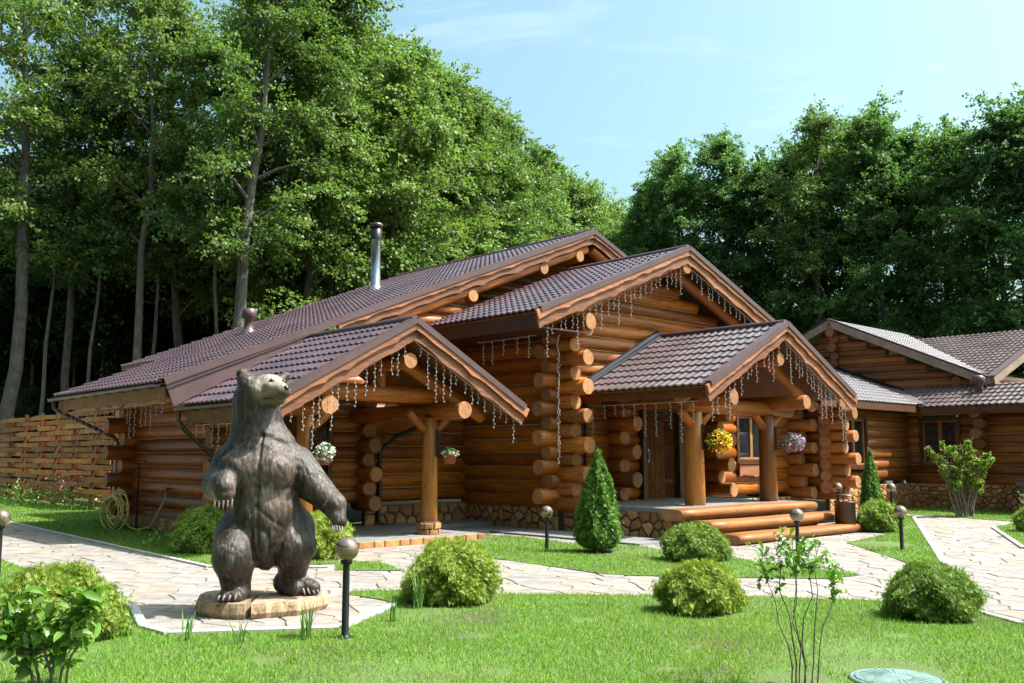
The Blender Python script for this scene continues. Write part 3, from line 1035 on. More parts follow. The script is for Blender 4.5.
# porch floor with a stone edge
m = MB(); m.box(H(8.3, -17.3, 0.0), H(14.6, -16.3, 0.12)); m.box(H(8.3, -16.3, 0.0), H(12.2, -13.95, 0.12)); m.build('porch_floor', M['slab'], house)
bs = MB(); bs.box(H(8.3, -13.95, 0.0), H(12.2, -13.90, 0.10)); edge = bs.build('porch_edge', M['mortar'], house)
x = 8.3
while x < 12.15:
    w = min(random.uniform(0.22, 0.34), 12.2 - x)
    v_, f_ = stone_mesh([(0.008, 0.005), (w - 0.008, 0.005), (w - 0.005, 0.125), (0.012, 0.125)], 0.04, 0.012, 0.004)
    link('stone', mesh('stone', [XU * a_ + ZZ * b_ + YV * c_ for a_, b_, c_ in v_], f_, M['stone']), edge, H(x, -13.90, 0))
    x += w
# pavement strip between the two porches
m = MB(); m.box(H(12.2, -16.3, 0.0), H(14.42, -15.0, 0.05)); m.box(H(13.3, -15.0, 0.0), H(14.42, -11.0, 0.05)); m.build('apron', M['slab'], house)
# left porch door, dark and closed
m = MB(); m.box(H(9.55, -17.30, 0.12), H(10.75, -17.20, 2.55)); dr = m.build('door', M['door'], house)
m = MB()
for u in (9.5, 10.7): m.box(H(u, -17.2, 0.12), H(u + 0.1, -17.10, 2.6))
m.box(H(9.5, -17.2, 2.5), H(10.8, -17.10, 2.62)); m.build('door_frame', M['darkwood'], dr)

# gutters and downpipes
def gutter(p0, p1):
    m = MB()
    a, b = Vector(p0), Vector(p1)
    prof = [(0.065 * math.cos(t), 0.065 * math.sin(t)) for t in np.linspace(math.pi, 2 * math.pi, 9)]
    prof += [(0.057 * math.cos(t), 0.057 * math.sin(t)) for t in np.linspace(2 * math.pi, math.pi, 9)]
    d = (b - a)
    m.prism(prof, a, XU, ZZ, d.normalized(), d.length)
    for k in range(int(d.length / 0.7) + 1):
        q = a + d.normalized() * (0.1 + 0.7 * k)
        m.box(q + Vector((-0.07, -0.01, -0.075)), q + Vector((0.07, 0.01, -0.062)))
    return m.build('gutter', M['gutter'], house)
gutter(H(7.05, -23.1, 2.88), H(7.05, -17.1, 2.90))
gutter(H(7.38, -17.0, 2.46), H(7.38, -13.6, 2.47))
def pipe(pts, name='downpipe', mat='gutter', r=0.045):
    m = MB(); m.tube(pts, r, 10); return m.build(name, M[mat], house)
pipe([H(7.05, -22.8, 2.84), H(7.05, -22.8, 2.68), H(7.15, -22.75, 2.58), H(8.25, -22.35, 2.02), H(8.34, -22.32, 1.9), H(8.34, -22.3, 0.1)])
pipe([H(7.38, -16.9, 2.42), H(7.38, -16.9, 2.22), H(7.5, -16.95, 2.1), H(8.30, -17.15, 1.5), H(8.36, -17.18, 1.4), H(8.36, -17.18, 0.1)])
pipe([H(12.7, -16.2, 2.35), H(12.25, -16.9, 2.0), H(12.0, -17.12, 1.7), H(12.0, -17.12, 0.2), H(12.1, -17.0, 0.1)], mat='black')
pipe([H(15.2, -14.02, 2.85), H(15.2, -14.02, 0.1)], mat='black')
# fascia planks with live edge under the left eaves
for (u, v0, v1, z, sd) in ((7.18, -22.9, -17.1, 2.86, 5), (7.55, -16.9, -13.6, 2.44, 6)):
    m = MB(); m.prism(wavy(v1 - v0, 0.0, -0.30, 0.09, sd), H(u, v0, z), YV, ZZ, XU, 0.04)
    m.build('fascia_board', M['fascia'], house)
add_log(H(7.75, -23.0, 2.72), H(7.75, -17.1, 2.72), 0.15, house, 'purlin', [M['log'], M['log_end']])
# chimney pipe and roof vent
m = MB(); zc = ME[1] + mp_s * (16.0 - ME[0])
c = H(16.0, -23.2, zc)
m.lathe([(0.28, -0.15), (0.21, 0.06), (0.15, 0.12), (0.15, 1.55), (0.16, 1.56)], c, 18)
ch = m.build('chimney_pipe', M['steel'], house)
m = MB(); m.lathe([(0.175, 1.50), (0.175, 1.82), (0.11, 1.85)], c, 18); m.build('chimney_cap', M['black'], ch)
m = MB(); m.lathe([(0.13, 1.86), (0.205, 1.89), (0.205, 1.99), (0.05, 2.03)], c, 18); m.build('rain_hood', M['gutter'], ch)
c = H(11.5, -22.3, ME[1] + mp_s * (11.5 - ME[0]))
m = MB(); m.lathe([(0.24, -0.12), (0.17, 0.07), (0.12, 0.12), (0.12, 0.36), (0.185, 0.40), (0.185, 0.62), (0.14, 0.64)], c, 18)
m.build('roof_vent', M['cap'], house)

# ---- right porch
P2V, P2U, P2Z = -10.62, 17.75, 4.37
gable_roof(14.92, 2.94, P2U, P2Z, 20.6, 2.94, -14.0, P2V, house, 'right_porch', tile=('roof_grey', 'roof_grey'))
ridge_cap(P2U, P2Z, -14.0, P2V, house)
verge(14.92, 2.94, P2U, P2Z, P2V, house, 41, ext=0.08)
verge(20.6, 2.94, P2U, P2Z, P2V, house, 42, ext=0.08)
for u in (16.0, 18.75):
    add_log(H(u, -14.1, 2.75), H(u, P2V - 0.14, 2.75), 0.165, house, 'purlin')
add_log(H(15.6, -11.72, 2.62), H(19.6, -11.72, 2.62), 0.16, house, 'tie_beam')
add_log(H(P2U, -14.1, 3.62), H(P2U, P2V - 0.14, 3.62), 0.15, house, 'ridge_log')
add_log(H(20.3, -11.5, 2.72), H(17.8, -11.5, 3.95), 0.13, house, 'rafter_log')
add_log(H(15.2, -11.5, 2.72), H(17.7, -11.5, 3.95), 0.13, house, 'rafter_log')
post(16.05, -11.8, 0.6, 2.52, 0.21)
post(18.70, -11.75, 0.6, 2.48, 0.20)
for (u, sgn) in ((16.05, -1), (16.05, 1), (18.7, -1), (18.7, 1)):
    add_log(H(u + sgn * 0.14, -11.75, 2.22), H(u + sgn * 0.52, -11.75, 2.52), 0.085, house, 'brace')
m = MB(); m.prism(wavy(3.3, 0.0, -0.20, 0.05, 8), H(15.06, -14.0, 2.90), YV, ZZ, XU, 0.04); m.build('fascia_board', M['soffit'], house)
m = MB(); m.box(H(14.6, -14.1, 0.52), H(19.2, -11.1, 0.60)); m.build('porch_floor', M['slab'], house)
plinth(H(14.62, -14.1), H(14.62, -11.05), 0, 0.52, 0.26, house, nrm=NU)
plinth(H(14.6, -11.12), H(19.0, -11.12), 0, 0.52, 0.26, house, nrm=NV)
# three steps of split logs
def step_log(u0, u1, v, z, hgt, dep):
    L = u1 - u0
    k = 9
    sv, sf = [], []
    prof = [(-0.5, 0.95), (-0.5, 0.25), (-0.32, 0.0), (0.3, 0.0), (0.5, 0.25), (0.56, 0.6), (0.5, 0.86), (0.38, 0.97), (0.0, 1.0), (-0.4, 1.0)]
    for i in range(k + 1):
        t = i / k
        ww = 1 + 0.05 * math.sin(t * 9 + z * 20)
        for (a, b) in prof:
            sv.append((t * L - L / 2, -a * dep * ww, b * hgt * (1 + 0.03 * math.sin(t * 7 + z * 9))))
    q = len(prof)
    for i in range(k):
        for j in range(q):
            sf.append((i * q + j, i * q + (j + 1) % q, (i + 1) * q + (j + 1) % q, (i + 1) * q + j))
    sf += [tuple(range(q))[::-1], tuple(range(k * q, (k + 1) * q))]
    idx = [0] * (k * q) + [1, 1]
    me = mesh('step_log', sv, sf, [M['step'], M['log_end']], idx, [True] * (k * q) + [False] * 2)
    bm = bmesh.new(); bm.from_mesh(me); bmesh.ops.recalc_face_normals(bm, faces=bm.faces[:]); bm.to_mesh(me); bm.free()
    for p in me.polygons:
        pass
    return link('step_log', me, house, H((u0 + u1) / 2, v, z))
step_log(14.25, 19.1, -11.02, 0.40, 0.215, 0.42)
step_log(14.45, 19.2, -10.50, 0.19, 0.215, 0.44)
step_log(14.55, 19.0, -10.00, 0.01, 0.185, 0.46)
plinth(H(14.9, -10.72), H(18.9, -10.72), 0, 0.19, 0.2, house, nrm=NV)
plinth(H(14.8, -10.22), H(18.8, -10.22), 0, 0.05, 0.2, house, nrm=NV)
# front door of vertical planks
m = MB(); m.box(H(17.2, -14.22, 0.60), H(18.5, -14.14, 2.60)); dr = m.build('door', M['darkwood'], house)
for k in range(6):
    m = MB(); m.box(H(17.30 + k * 0.19, -14.14, 0.63), H(17.475 + k * 0.19, -14.115, 2.55)); m.build('plank', M['door'], dr)
for z in (0.95, 1.75, 2.4):
    m = MB(); m.box(H(17.30, -14.115, z), H(18.43, -14.095, z + 0.09)); m.build('cross_batten', M['door'], dr)
m = MB(); m.tube([H(17.38, -14.05, 1.50), H(17.38, -14.05, 1.70)], 0.014, 8); m.box(H(17.355, -14.1, 1.45), H(17.405, -14.06, 1.75)); m.build('handle', M['steel'], dr)
m = MB(); m.box(H(18.45, -14.2, 0.60), H(18.62, -13.98, 2.75)); m.box(H(17.10, -14.2, 0.60), H(17.22, -13.98, 2.75)); m.box(H(17.22, -14.2, 2.62), H(18.45, -13.98, 2.75)); m.build('door_frame', M['darkwood'], dr)
m = MB(); m.box(H(18.85, -14.06, 1.70), H(18.95, -14.045, 1.86)); m.build('switch_plate', M['white'], house)

def window(u0, u1, z0, z1, fixed, axis, parent, sashes=2, sill=True, trim='darkwood'):
    def P(t, o, z): return H(t, fixed + o, z) if axis == 'u' else H(fixed - o, t, z)
    m = MB()
    for (a, b, c, d) in ((u0, u0 + 0.10, z0, z1), (u1 - 0.10, u1, z0, z1), (u0 + 0.1, u1 - 0.1, z1 - 0.10, z1), (u0 + 0.1, u1 - 0.1, z0, z0 + 0.08)):
        m.box(P(a, 0.0, c), P(b, 0.18, d))
    w = m.build('window', M[trim], parent)
    iw = (u1 - u0 - 0.2) / sashes
    for k in range(sashes):
        a = u0 + 0.1 + iw * k; b = a + iw
        m = MB()
        for (p, q, c, d) in ((a, a + 0.055, z0 + 0.08, z1 - 0.1), (b - 0.055, b, z0 + 0.08, z1 - 0.1), (a + 0.055, b - 0.055, z0 + 0.08, z0 + 0.135), (a + 0.055, b - 0.055, z1 - 0.155, z1 - 0.1)):
            m.box(P(p + 0.002, 0.05, c), P(q - 0.002, 0.11, d))
        m.build('sash', M['frame'], w)
        m = MB(); m.box(P(a + 0.05, 0.06, z0 + 0.13), P(b - 0.05, 0.075, z1 - 0.15)); m.build('pane', M['glass_win'], w)
    if sill:
        m = MB(); m.box(P(u0 - 0.05, 0.1, z0 - 0.04), P(u1 + 0.05, 0.27, z0 - 0.005)); m.build('sill', M[trim], w)
    return w
w = window(21.0, 22.5, 1.42, 2.72, -14.25, 'u', house)
# carved plank under the window
m = MB(); m.prism(wavy(1.5, 0.0, -0.30, 0.05, 77), H(21.0, -14.05, 1.36), XU, ZZ, YV, 0.04); m.build('carved_plank', M['verge'], house)
# ------------------------------------------------------------------ second log house on the right
house_2 = empty('log_house', W(U0, V0, 0), ANG)
tag(house_2, 'low log house with grey tiled roofs at the right edge of the photo', 'house')
RH = [M['log_rh'], M['end_rh']]
RV, RU = -13.5, 29.35
wall('u', RV, 24.2, RU, 0.72, 3.2, house_2, half=1, mats=RH, holes=[(25.1, 26.55, 1.25, 2.75)], n=10)
wall('v', RU, RV, -11.0, 0.72, 3.1, house_2, ext_b=(0, 0), half=0, mats=RH, holes=[(-13.0, -11.75, 1.25, 2.75)], n=10)
wall('u', -11.15, RU, 31.0, 0.72, 3.1, house_2, ext_a=(0.62, 0.35), half=1, mats=RH, n=10)
wall('v', RU, -11.15, -7.0, 0.72, 3.1, house_2, half=0, mats=RH, n=10)
wall('v', 30.6, -19.0, -9.5, 3.1, 6.2, house_2, half=0, mats=RH, n=10, limit=lambda z: (-16.35 - (5.9 - z) / 0.46, -16.35 + (5.9 - z) / 0.46))
wall('u', -16.35, 30.6, 32.0, 4.4, 5.7, house_2, ext_a=(0.35, 0.22), half=1, mats=RH, n=10)
wall('u', -12.3, 30.6, 32.0, 3.3, 4.0, house_2, ext_a=(0.35, 0.22), half=1, mats=RH, n=10)
window(25.1, 26.55, 1.25, 2.75, RV, 'u', house_2)
window(-13.0, -11.75, 1.25, 2.75, RU, 'v', house_2)
def fine_plinth(pa, pb, z0, z1, nrm, size=0.2):
    pa, pb, nrm = Vector(pa), Vector(pb), Vector(nrm)
    d = pb - pa; L = d.length; d.normalize()
    m = MB(); m.prism([(0, z0), (L, z0), (L, z1), (0, z1)], pa - nrm * 0.1, d, ZZ, nrm, 0.1)
    base = m.build('plinth', M['mortar'], house_2)
    m = MB()
    for c in voronoi(jitter_seeds(0, z0, L, z1, 0.26, 0.36, sy=0.11), (0.0, z0, L, z1), 0.02):
        v, f = stone_mesh(c, 0.04, 0.014, 0.004)
        if d.cross(ZZ).dot(nrm) < 0: f = [q[::-1] for q in f]
        m.add([pa + d * a + ZZ * b + nrm * c_ for a, b, c_ in v], f)
    tag(m.build('stone_facing', M['stone'], base), kind='stuff')
fine_plinth(H(24.2, RV + 0.16), H(RU - 0.16, RV + 0.16), 0, 0.76, NV)
fine_plinth(H(RU - 0.16, RV + 0.2), H(RU - 0.16, -7.0), 0, 0.76, NU)

def slope_sheet(name, p, e, s_up, Le, Ls, mat, parent, keep=None):
    p, e, s_up = Vector(p), Vector(e).normalized(), Vector(s_up).normalized()
    n = e.cross(s_up)
    if n.z < 0: n = -n
    return tile_roof(name, p, e, s_up, n, Le, Ls, mat, parent, keep)
M['roof_light'] = plain('pale_metal_tile', (0.125, 0.105, 0.115), 0.34, 0.0, 0.12, 1.3, spec=0.7)
# lean-to slope facing the path, meeting the gable wall at u = 30.4
EA_V, EB_U, EZ = -12.75, 28.65, 3.12
pit = 0.40
cs = 1 / math.sqrt(1 + pit * pit)
upA = Vector((0, cs, pit * cs))          # rises towards -v
slope_sheet('roof_tiles', H(23.0, EA_V, EZ), XU, upA, 30.4 - 23.0, 4.9, M['roof_light'], house_2,
            keep=lambda x, y: (23.0 + x - EB_U) < y * cs)
upB = Vector((cs, 0, pit * cs))
slope_sheet('roof_tiles', H(EB_U, -14.2, EZ - 0.06), YV, upB, 6.9, 1.95, M['roof_grey'], house_2,
            keep=lambda x, y: (EA_V - (-14.2 + x)) < y * cs)
m = MB()
def strip(p, q, w, mat, name):
    p, q = Vector(p), Vector(q)
    d = (q - p).normalized(); sd = d.cross(ZZ).normalized()
    mm = MB()
    mm.add([p - sd * w, p + sd * w, q + sd * w, q - sd * w] + [x - ZZ * 0.03 for x in (p - sd * w, p + sd * w, q + sd * w, q - sd * w)],
           [(0, 1, 2, 3), (7, 6, 5, 4), (0, 4, 5, 1), (1, 5, 6, 2), (2, 6, 7, 3), (3, 7, 4, 0)])
    o = mm.build(name, M[mat], house_2)
    bm = bmesh.new(); bm.from_mesh(o.data); bmesh.ops.recalc_face_normals(bm, faces=bm.faces[:]); bm.to_mesh(o.data); bm.free()
    return o
strip(H(EB_U - 0.05, EA_V + 0.05, EZ + 0.05), H(EB_U + 1.75, EA_V - 1.75, EZ + 0.75), 0.2, 'roof_light', 'valley_flashing')
strip(H(30.38, -12.9, EZ + 0.22), H(30.38, -17.2, EZ + 4.45 * pit + 0.10), 0.14, 'dark_cap', 'wall_flashing')
# fascias
m = MB(); m.prism([(0, -0.22), (EB_U - 23.0, -0.22), (EB_U - 23.0, -0.02), (0, -0.02)], H(23.0, EA_V - 0.06, EZ), XU, ZZ, YV, 0.04); m.build('fascia_board', M['darkwood'], house_2)
m = MB(); m.prism([(0, -0.22), (5.4, -0.22), (5.4, -0.02), (0, -0.02)], H(EB_U + 0.06, EA_V, EZ - 0.06), YV, ZZ, NU, 0.04); m.build('fascia_board', M['darkwood'], house_2)
m = MB(); m.box(H(24.0, RV, EZ - 0.2), H(30.3, RV + 0.6, EZ - 0.17)); m.box(H(EB_U + 0.1, -12.8, EZ - 0.24), H(RU, -7.0, EZ - 0.21)); m.build('soffit', M['darkwood'], house_2)
# upper gable: ridge runs along u, gable wall faces the camera's left
GU, GV, GZ = 30.15, -16.35, 6.25
ge = (-11.25, 3.96)
gp_ = (GZ - ge[1]) / (ge[0] - GV)
cg = 1 / math.sqrt(1 + gp_ * gp_)
upG = Vector((0, cg, gp_ * cg))
slope_sheet('roof_tiles', H(GU, ge[0], ge[1]), XU, upG, 6.5, (ge[0] - GV) / cg, M['roof_light'], house_2, keep=lambda x, y: x < y * 0.98 + 0.2)
upG2 = Vector((0, -cg, gp_ * cg))
slope_sheet('roof_tiles', H(GU, 2 * GV - ge[0], ge[1]), XU, upG2, 8, (ge[0] - GV) / cg, M['roof_light'], house_2)
for sg in (1, -1):
    a = H(GU, GV + sg * (ge[0] - GV), ge[1]); b = H(GU, GV, GZ)
    s_ = b - a; Lg = s_.length; s_.normalize()
    n_ = s_.cross(XU)
    if n_.z < 0: n_ = -n_
    m = MB(); m.prism([(-0.1, -0.24), (Lg, -0.24), (Lg, 0.0), (-0.1, 0.0)], a, s_, n_, NU, 0.05); m.build('verge_board', M['pale_verge'], house_2)
    m = MB(); m.prism([(-0.1, 0.03), (Lg, 0.03), (Lg, 0.05), (-0.1, 0.05)], a - NU * 0.1, s_, n_, NU, 0.17); m.build('metal_cap', M['cap'], house_2)
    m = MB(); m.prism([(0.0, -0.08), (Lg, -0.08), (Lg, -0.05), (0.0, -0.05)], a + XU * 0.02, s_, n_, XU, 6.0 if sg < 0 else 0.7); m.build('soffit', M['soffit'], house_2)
add_log(H(GU - 0.02, GV, GZ - 0.42), H(33, GV, GZ - 0.42), 0.17, house_2, 'ridge_log', RH)
# cross gable to the right: its left slope and pale verge
cu0, cz0, cu1, cz1 = 30.3, 3.98, 36.2, 6.05
a = H(cu0, -16.3, cz0); b = H(cu1, -16.3, cz1)
s_ = b - a; Lc = s_.length; s_.normalize()
sheet_len = 5.15
slope_sheet('roof_tiles', a, YV, s_, sheet_len, Lc, M['roof_grey'], house_2, keep=lambda x, y: (sheet_len - x) < 0.1 + y * 0.86)
a = H(cu0 - 0.1, -11.12, cz0 - 0.03); b = H(cu1, -11.12, cz1)
s_ = b - a; Lc = s_.length; s_.normalize(); n_ = Vector((-s_.z, 0, s_.x))
m = MB(); m.prism([(0, -0.24), (Lc, -0.24), (Lc, 0.02), (0, 0.02)], a, s_, n_, YV, 0.05); m.build('verge_board', M['pale_verge'], house_2)
m = MB(); m.prism([(0, 0.05), (Lc, 0.05), (Lc, 0.065), (0, 0.065)], a - YV * 0.14, s_, n_, YV, 0.22); m.build('metal_cap', M['cap'], house_2)
strip(H(30.5, -11.5, 4.14), H(34.2, -15.3, 5.55), 0.13, 'roof_light', 'valley_flashing')
m = MB(); m.tube([H(30.6, -9.9, 3.65), H(30.6, -12.0, 3.65)], 0.15, 10); m.build('purlin', M['log_rh'], house_2)
wall('u', -11.9, 31.0, 36.0, 3.6, 4.3, house_2, mats=RH, n=10, half=0)
# small vent on the lean-to
m = MB(); m.lathe([(0.14, -0.1), (0.12, 0.3), (0.18, 0.32), (0.18, 0.5), (0.1, 0.55)], H(29.75, -11.35, 3.45), 12); m.build('roof_vent', M['cap'], house_2)
# porch roof farther right: slope rising to the right
a = H(28.3, -9.55, 3.0)
slope_sheet('roof_tiles', a, YV, Vector((cs, 0, pit * cs)), 3.0, 3.0, M['roof_light'], house_2)
strip(H(28.25, -9.62, 3.06), H(31.0, -9.62, 4.16), 0.14, 'roof_light', 'valley_flashing')
m = MB(); m.prism([(0, -0.25), (3, -0.25), (3, 0.0), (0, 0.0)], H(28.32, -9.55, 2.98), YV, ZZ, NU, 0.04); m.build('fascia_board', M['verge'], house_2)
# ------------------------------------------------------------------ carved bear on its stump
BD = 10.1                                   # metres from the camera plane to the bear's middle
BS, BZ = 0.01063, 0.01041                   # metres per modelling unit
BO = Vector((-2.575, BD, 0))
def bp(x, y, d): return ((x - 262) * BS, -d * BS, 2.482 - (y - 372) * BZ)

def sdf_bear():
    prims = []
    def ell(x, y, d, rx, ry, rd, k=0.10, rot=0.0): prims.append(('e', bp(x, y, d), (rx * BS, rd * BS, ry * BZ), k, rot))
    def cone(a, ra, b, rb, k=0.06): prims.append(('c', bp(*a), bp(*b), ra * BS, rb * BS, k))
    ell(263, 516, 8, 34, 52, 33)
    ell(258, 474, 5, 42, 42, 34, 0.08)
    ell(257, 448, 2, 32, 26, 29, 0.08)
    cone((252, 446, 0), 30, (249.5, 408, 2), 22.5, 0.06)
    ell(253, 393, 4, 22, 19, 23, 0.05)
    ell(265, 386, 13, 14, 11, 12, 0.04)
    cone((269, 391, 17), 12.0, (282, 394, 34), 8.4, 0.02)
    cone((268, 401, 14), 7.5, (279, 401.5, 26), 5.4, 0.025)
    ell(245.5, 403, 2, 19, 21, 21, 0.05)
    cone((243, 384, 14), 10.5, (237, 375.0, 11), 6.2, 0.010)
    cone((273, 381, 2), 6.0, (277.5, 375.5, 0), 4.2, 0.010)
    # arms
    cone((228, 464, 2), 20, (219, 486, 14), 15.5, 0.045)
    cone((219, 485, 16), 15.5, (232, 484, 40), 12.5, 0.025)
    ell(235, 490, 47, 11, 13.5, 9.5, 0.02)
    cone((290, 466, 0), 19, (311, 488, 8), 15.5, 0.045)
    cone((311, 488, 8), 15.5, (332, 505, 20), 12.0, 0.03)
    cone((332, 505, 20), 11.5, (339, 521, 26), 7.2, 0.025)
    # pectorals, belly flap
    ell(241, 470, 30, 19, 18, 12, 0.05); ell(277, 472, 30, 18, 18, 12, 0.05)
    cone((265, 540, 26), 16, (268, 560, 20), 8, 0.05)
    # legs
    ell(237, 536, 8, 22, 26, 24, 0.06)
    cone((241, 540, 22), 22, (242, 554, 36), 20.5, 0.05)
    cone((242, 556, 34), 18.5, (242, 584, 26), 13.5, 0.05)
    cone((241, 588, 26), 11.5, (238, 591, 44), 8.0, 0.04)
    cone((246, 588, 28), 10, (247, 591, 44), 7.5, 0.04)
    ell(286, 532, -2, 24, 27, 24, 0.06)
    cone((288, 535, 4), 22, (295, 546, 14), 19.5, 0.05)
    cone((294, 548, 12), 18, (288, 577, -4), 13, 0.05)
    cone((289, 583, -4), 12, (310, 588, 4), 8, 0.04)
    cone((281, 583, -4), 11, (293, 588, 8), 8.5, 0.04)
    h = 0.0135
    lo = np.array([-0.75, -0.75, 0.10]); hi = np.array([1.0, 0.52, 2.56])
    ns = ((hi - lo) / h).astype(int) + 1
    gx, gy, gz = (lo[i] + h * np.arange(ns[i], dtype=np.float32) for i in range(3))
    F = np.full(tuple(ns), 1.0, np.float32)
    def smin(a, b, k):
        t = np.clip(0.5 + 0.5 * (a - b) / k, 0, 1)
        return a * (1 - t) + b * t - k * t * (1 - t)
    for p in prims:
        if p[0] == 'e':
            c, r, k = np.array(p[1]), np.array(p[2]), p[3]
            mn, mxx = c - r - 0.28, c + r + 0.28
        else:
            a, b, ra, rb, k = np.array(p[1]), np.array(p[2]), p[3], p[4], p[5]
            mn, mxx = np.minimum(a - ra, b - rb) - 0.22, np.maximum(a + ra, b + rb) + 0.22
        i0 = np.clip(((mn - lo) / h).astype(int), 0, ns - 1); i1 = np.clip(((mxx - lo) / h).astype(int) + 1, 1, ns)
        sl = tuple(slice(i0[i], i1[i]) for i in range(3))
        X = gx[sl[0]][:, None, None]; Y = gy[sl[1]][None, :, None]; Z = gz[sl[2]][None, None, :]
        if p[0] == 'e':
            q = np.sqrt(((X - c[0]) / r[0]) ** 2 + ((Y - c[1]) / r[1]) ** 2 + ((Z - c[2]) / r[2]) ** 2)
            q2 = np.sqrt(((X - c[0]) / r[0] ** 2) ** 2 + ((Y - c[1]) / r[1] ** 2) ** 2 + ((Z - c[2]) / r[2] ** 2) ** 2) + 1e-6
            d = q * (q - 1) / q2
        else:
            ab = b - a
            L2 = float(ab @ ab)
            t = np.clip(((X - a[0]) * ab[0] + (Y - a[1]) * ab[1] + (Z - a[2]) * ab[2]) / L2, 0, 1)
            d = np.sqrt((X - a[0] - t * ab[0]) ** 2 + (Y - a[1] - t * ab[1]) ** 2 + (Z - a[2] - t * ab[2]) ** 2) - (ra + (rb - ra) * t)
        F[sl] = smin(F[sl], d.astype(np.float32), k)
    # carved grooves: breastbone line, mouth, eye sockets
    def groove(a, b, r, dep, ymax=-0.10):
        # a carved line on the front, cut straight in from the viewer's side of the statue
        a, b = np.array(bp(*a, 0)), np.array(bp(*b, 0))
        mn, mxx = np.minimum(a, b) - 3 * r, np.maximum(a, b) + 3 * r
        mn[1], mxx[1] = lo[1], ymax
        i0 = np.clip(((mn - lo) / h).astype(int), 0, ns - 1); i1 = np.clip(((mxx - lo) / h).astype(int) + 1, 1, ns)
        sl = tuple(slice(i0[i], i1[i]) for i in range(3))
        X = gx[sl[0]][:, None, None]; Z = gz[sl[2]][None, None, :]
        abx, abz = b[0] - a[0], b[2] - a[2]
        t = np.clip(((X - a[0]) * abx + (Z - a[2]) * abz) / (abx * abx + abz * abz + 1e-9), 0, 1)
        d2 = (X - a[0] - t * abx) ** 2 + (Z - a[2] - t * abz) ** 2
        F[sl] += dep * np.exp(-d2 / r ** 2)
    groove((263, 436), (263, 505), 0.014, 0.020)
    groove((263, 505), (266, 548), 0.018, 0.018)
    groove((228, 492), (262, 487), 0.024, 0.010); groove((262, 487), (294, 489), 0.024, 0.010)
    groove((262, 506), (244, 525), 0.02, 0.012); groove((262, 506), (284, 525), 0.02, 0.012)
    groove((262, 400), (274, 399), 0.012, 0.030, -0.12); groove((274, 399), (284, 397.8), 0.011, 0.026, -0.16)
    groove((270, 383), (272, 383), 0.026, 0.016, -0.15)
    groove((261, 556), (257, 528), 0.025, 0.024); groove((280, 562), (272, 530), 0.025, 0.02)
    groove((246, 478), (243, 512), 0.02, 0.02)
    groove((240, 446), (262, 438), 0.03, 0.014); groove((284, 446), (264, 438), 0.03, 0.014)
    groove((296, 470), (290, 500), 0.022, 0.018)
    X = gx[:, None, None]; Y = gy[None, :, None]; Z = gz[None, None, :]
    # chisel strokes of the fur
    F += (0.0022 * np.sin(X * 70 + 3 * np.sin(Z * 9 + 2 * Y) + 2 * np.sin(Y * 21)) * np.sin(Z * 27 + 2.0 * np.sin(X * 19 + Y * 11)) + 0.0022 * np.sin(Y * 66 + 4 * np.sin(Z * 11 + X * 7)) * np.sin(Z * 23 + X * 8)).astype(np.float32)
    F = np.maximum(F, (0.168 - Z).astype(np.float32))
    # surface nets
    S = F < 0
    n0, n1, n2 = (s - 1 for s in F.shape)
    cnt = np.zeros((n0, n1, n2), np.uint8)
    for a in (0, 1):
        for b in (0, 1):
            for c in (0, 1):
                cnt += S[a:a + n0, b:b + n1, c:c + n2]
    act = (cnt > 0) & (cnt < 8)
    ids = np.full(act.shape, -1, np.int64)
    I = np.argwhere(act)
    ids[act] = np.arange(len(I))
    acc = np.zeros((len(I), 3)); wgt = np.zeros(len(I))
    cor = [(a, b, c) for a in (0, 1) for b in (0, 1) for c in (0, 1)]
    for i in range(8):
        for j in range(i + 1, 8):
            p, q = cor[i], cor[j]
            if sum(abs(p[k] - q[k]) for k in range(3)) != 1: continue
            f0 = F[I[:, 0] + p[0], I[:, 1] + p[1], I[:, 2] + p[2]]; f1 = F[I[:, 0] + q[0], I[:, 1] + q[1], I[:, 2] + q[2]]
            cr = (f0 < 0) != (f1 < 0)
            t = np.where(cr, f0 / (f0 - f1 + 1e-12), 0)
            pt = np.array(p)[None] + t[:, None] * (np.array(q) - np.array(p))[None]
            acc += pt * cr[:, None]; wgt += cr
    V = lo[None] + h * (I + acc / wgt[:, None])
    faces = []
    for ax in range(3):
        b, c = (ax + 1) % 3, (ax + 2) % 3
        s0 = [slice(1, -1)] * 3; s1 = [slice(1, -1)] * 3
        s0[ax] = slice(0, -1); s1[ax] = slice(1, None)
        A, B_ = S[tuple(s0)], S[tuple(s1)]
        E = np.argwhere(A != B_)
        off = np.array([1, 1, 1]); off[ax] = 0
        E0 = E + off
        fl = A[tuple(E.T)]
        def cid(db, dc):
            q = E0.copy(); q[:, b] += db; q[:, c] += dc
            return ids[tuple(q.T)]
        quad = np.stack([cid(-1, -1), cid(0, -1), cid(0, 0), cid(-1, 0)], 1)
        quad[~fl] = quad[~fl][:, ::-1]
        faces.append(quad)
    Fq = np.concatenate(faces)
    Fq = Fq[(Fq >= 0).all(1)]
    return V, Fq

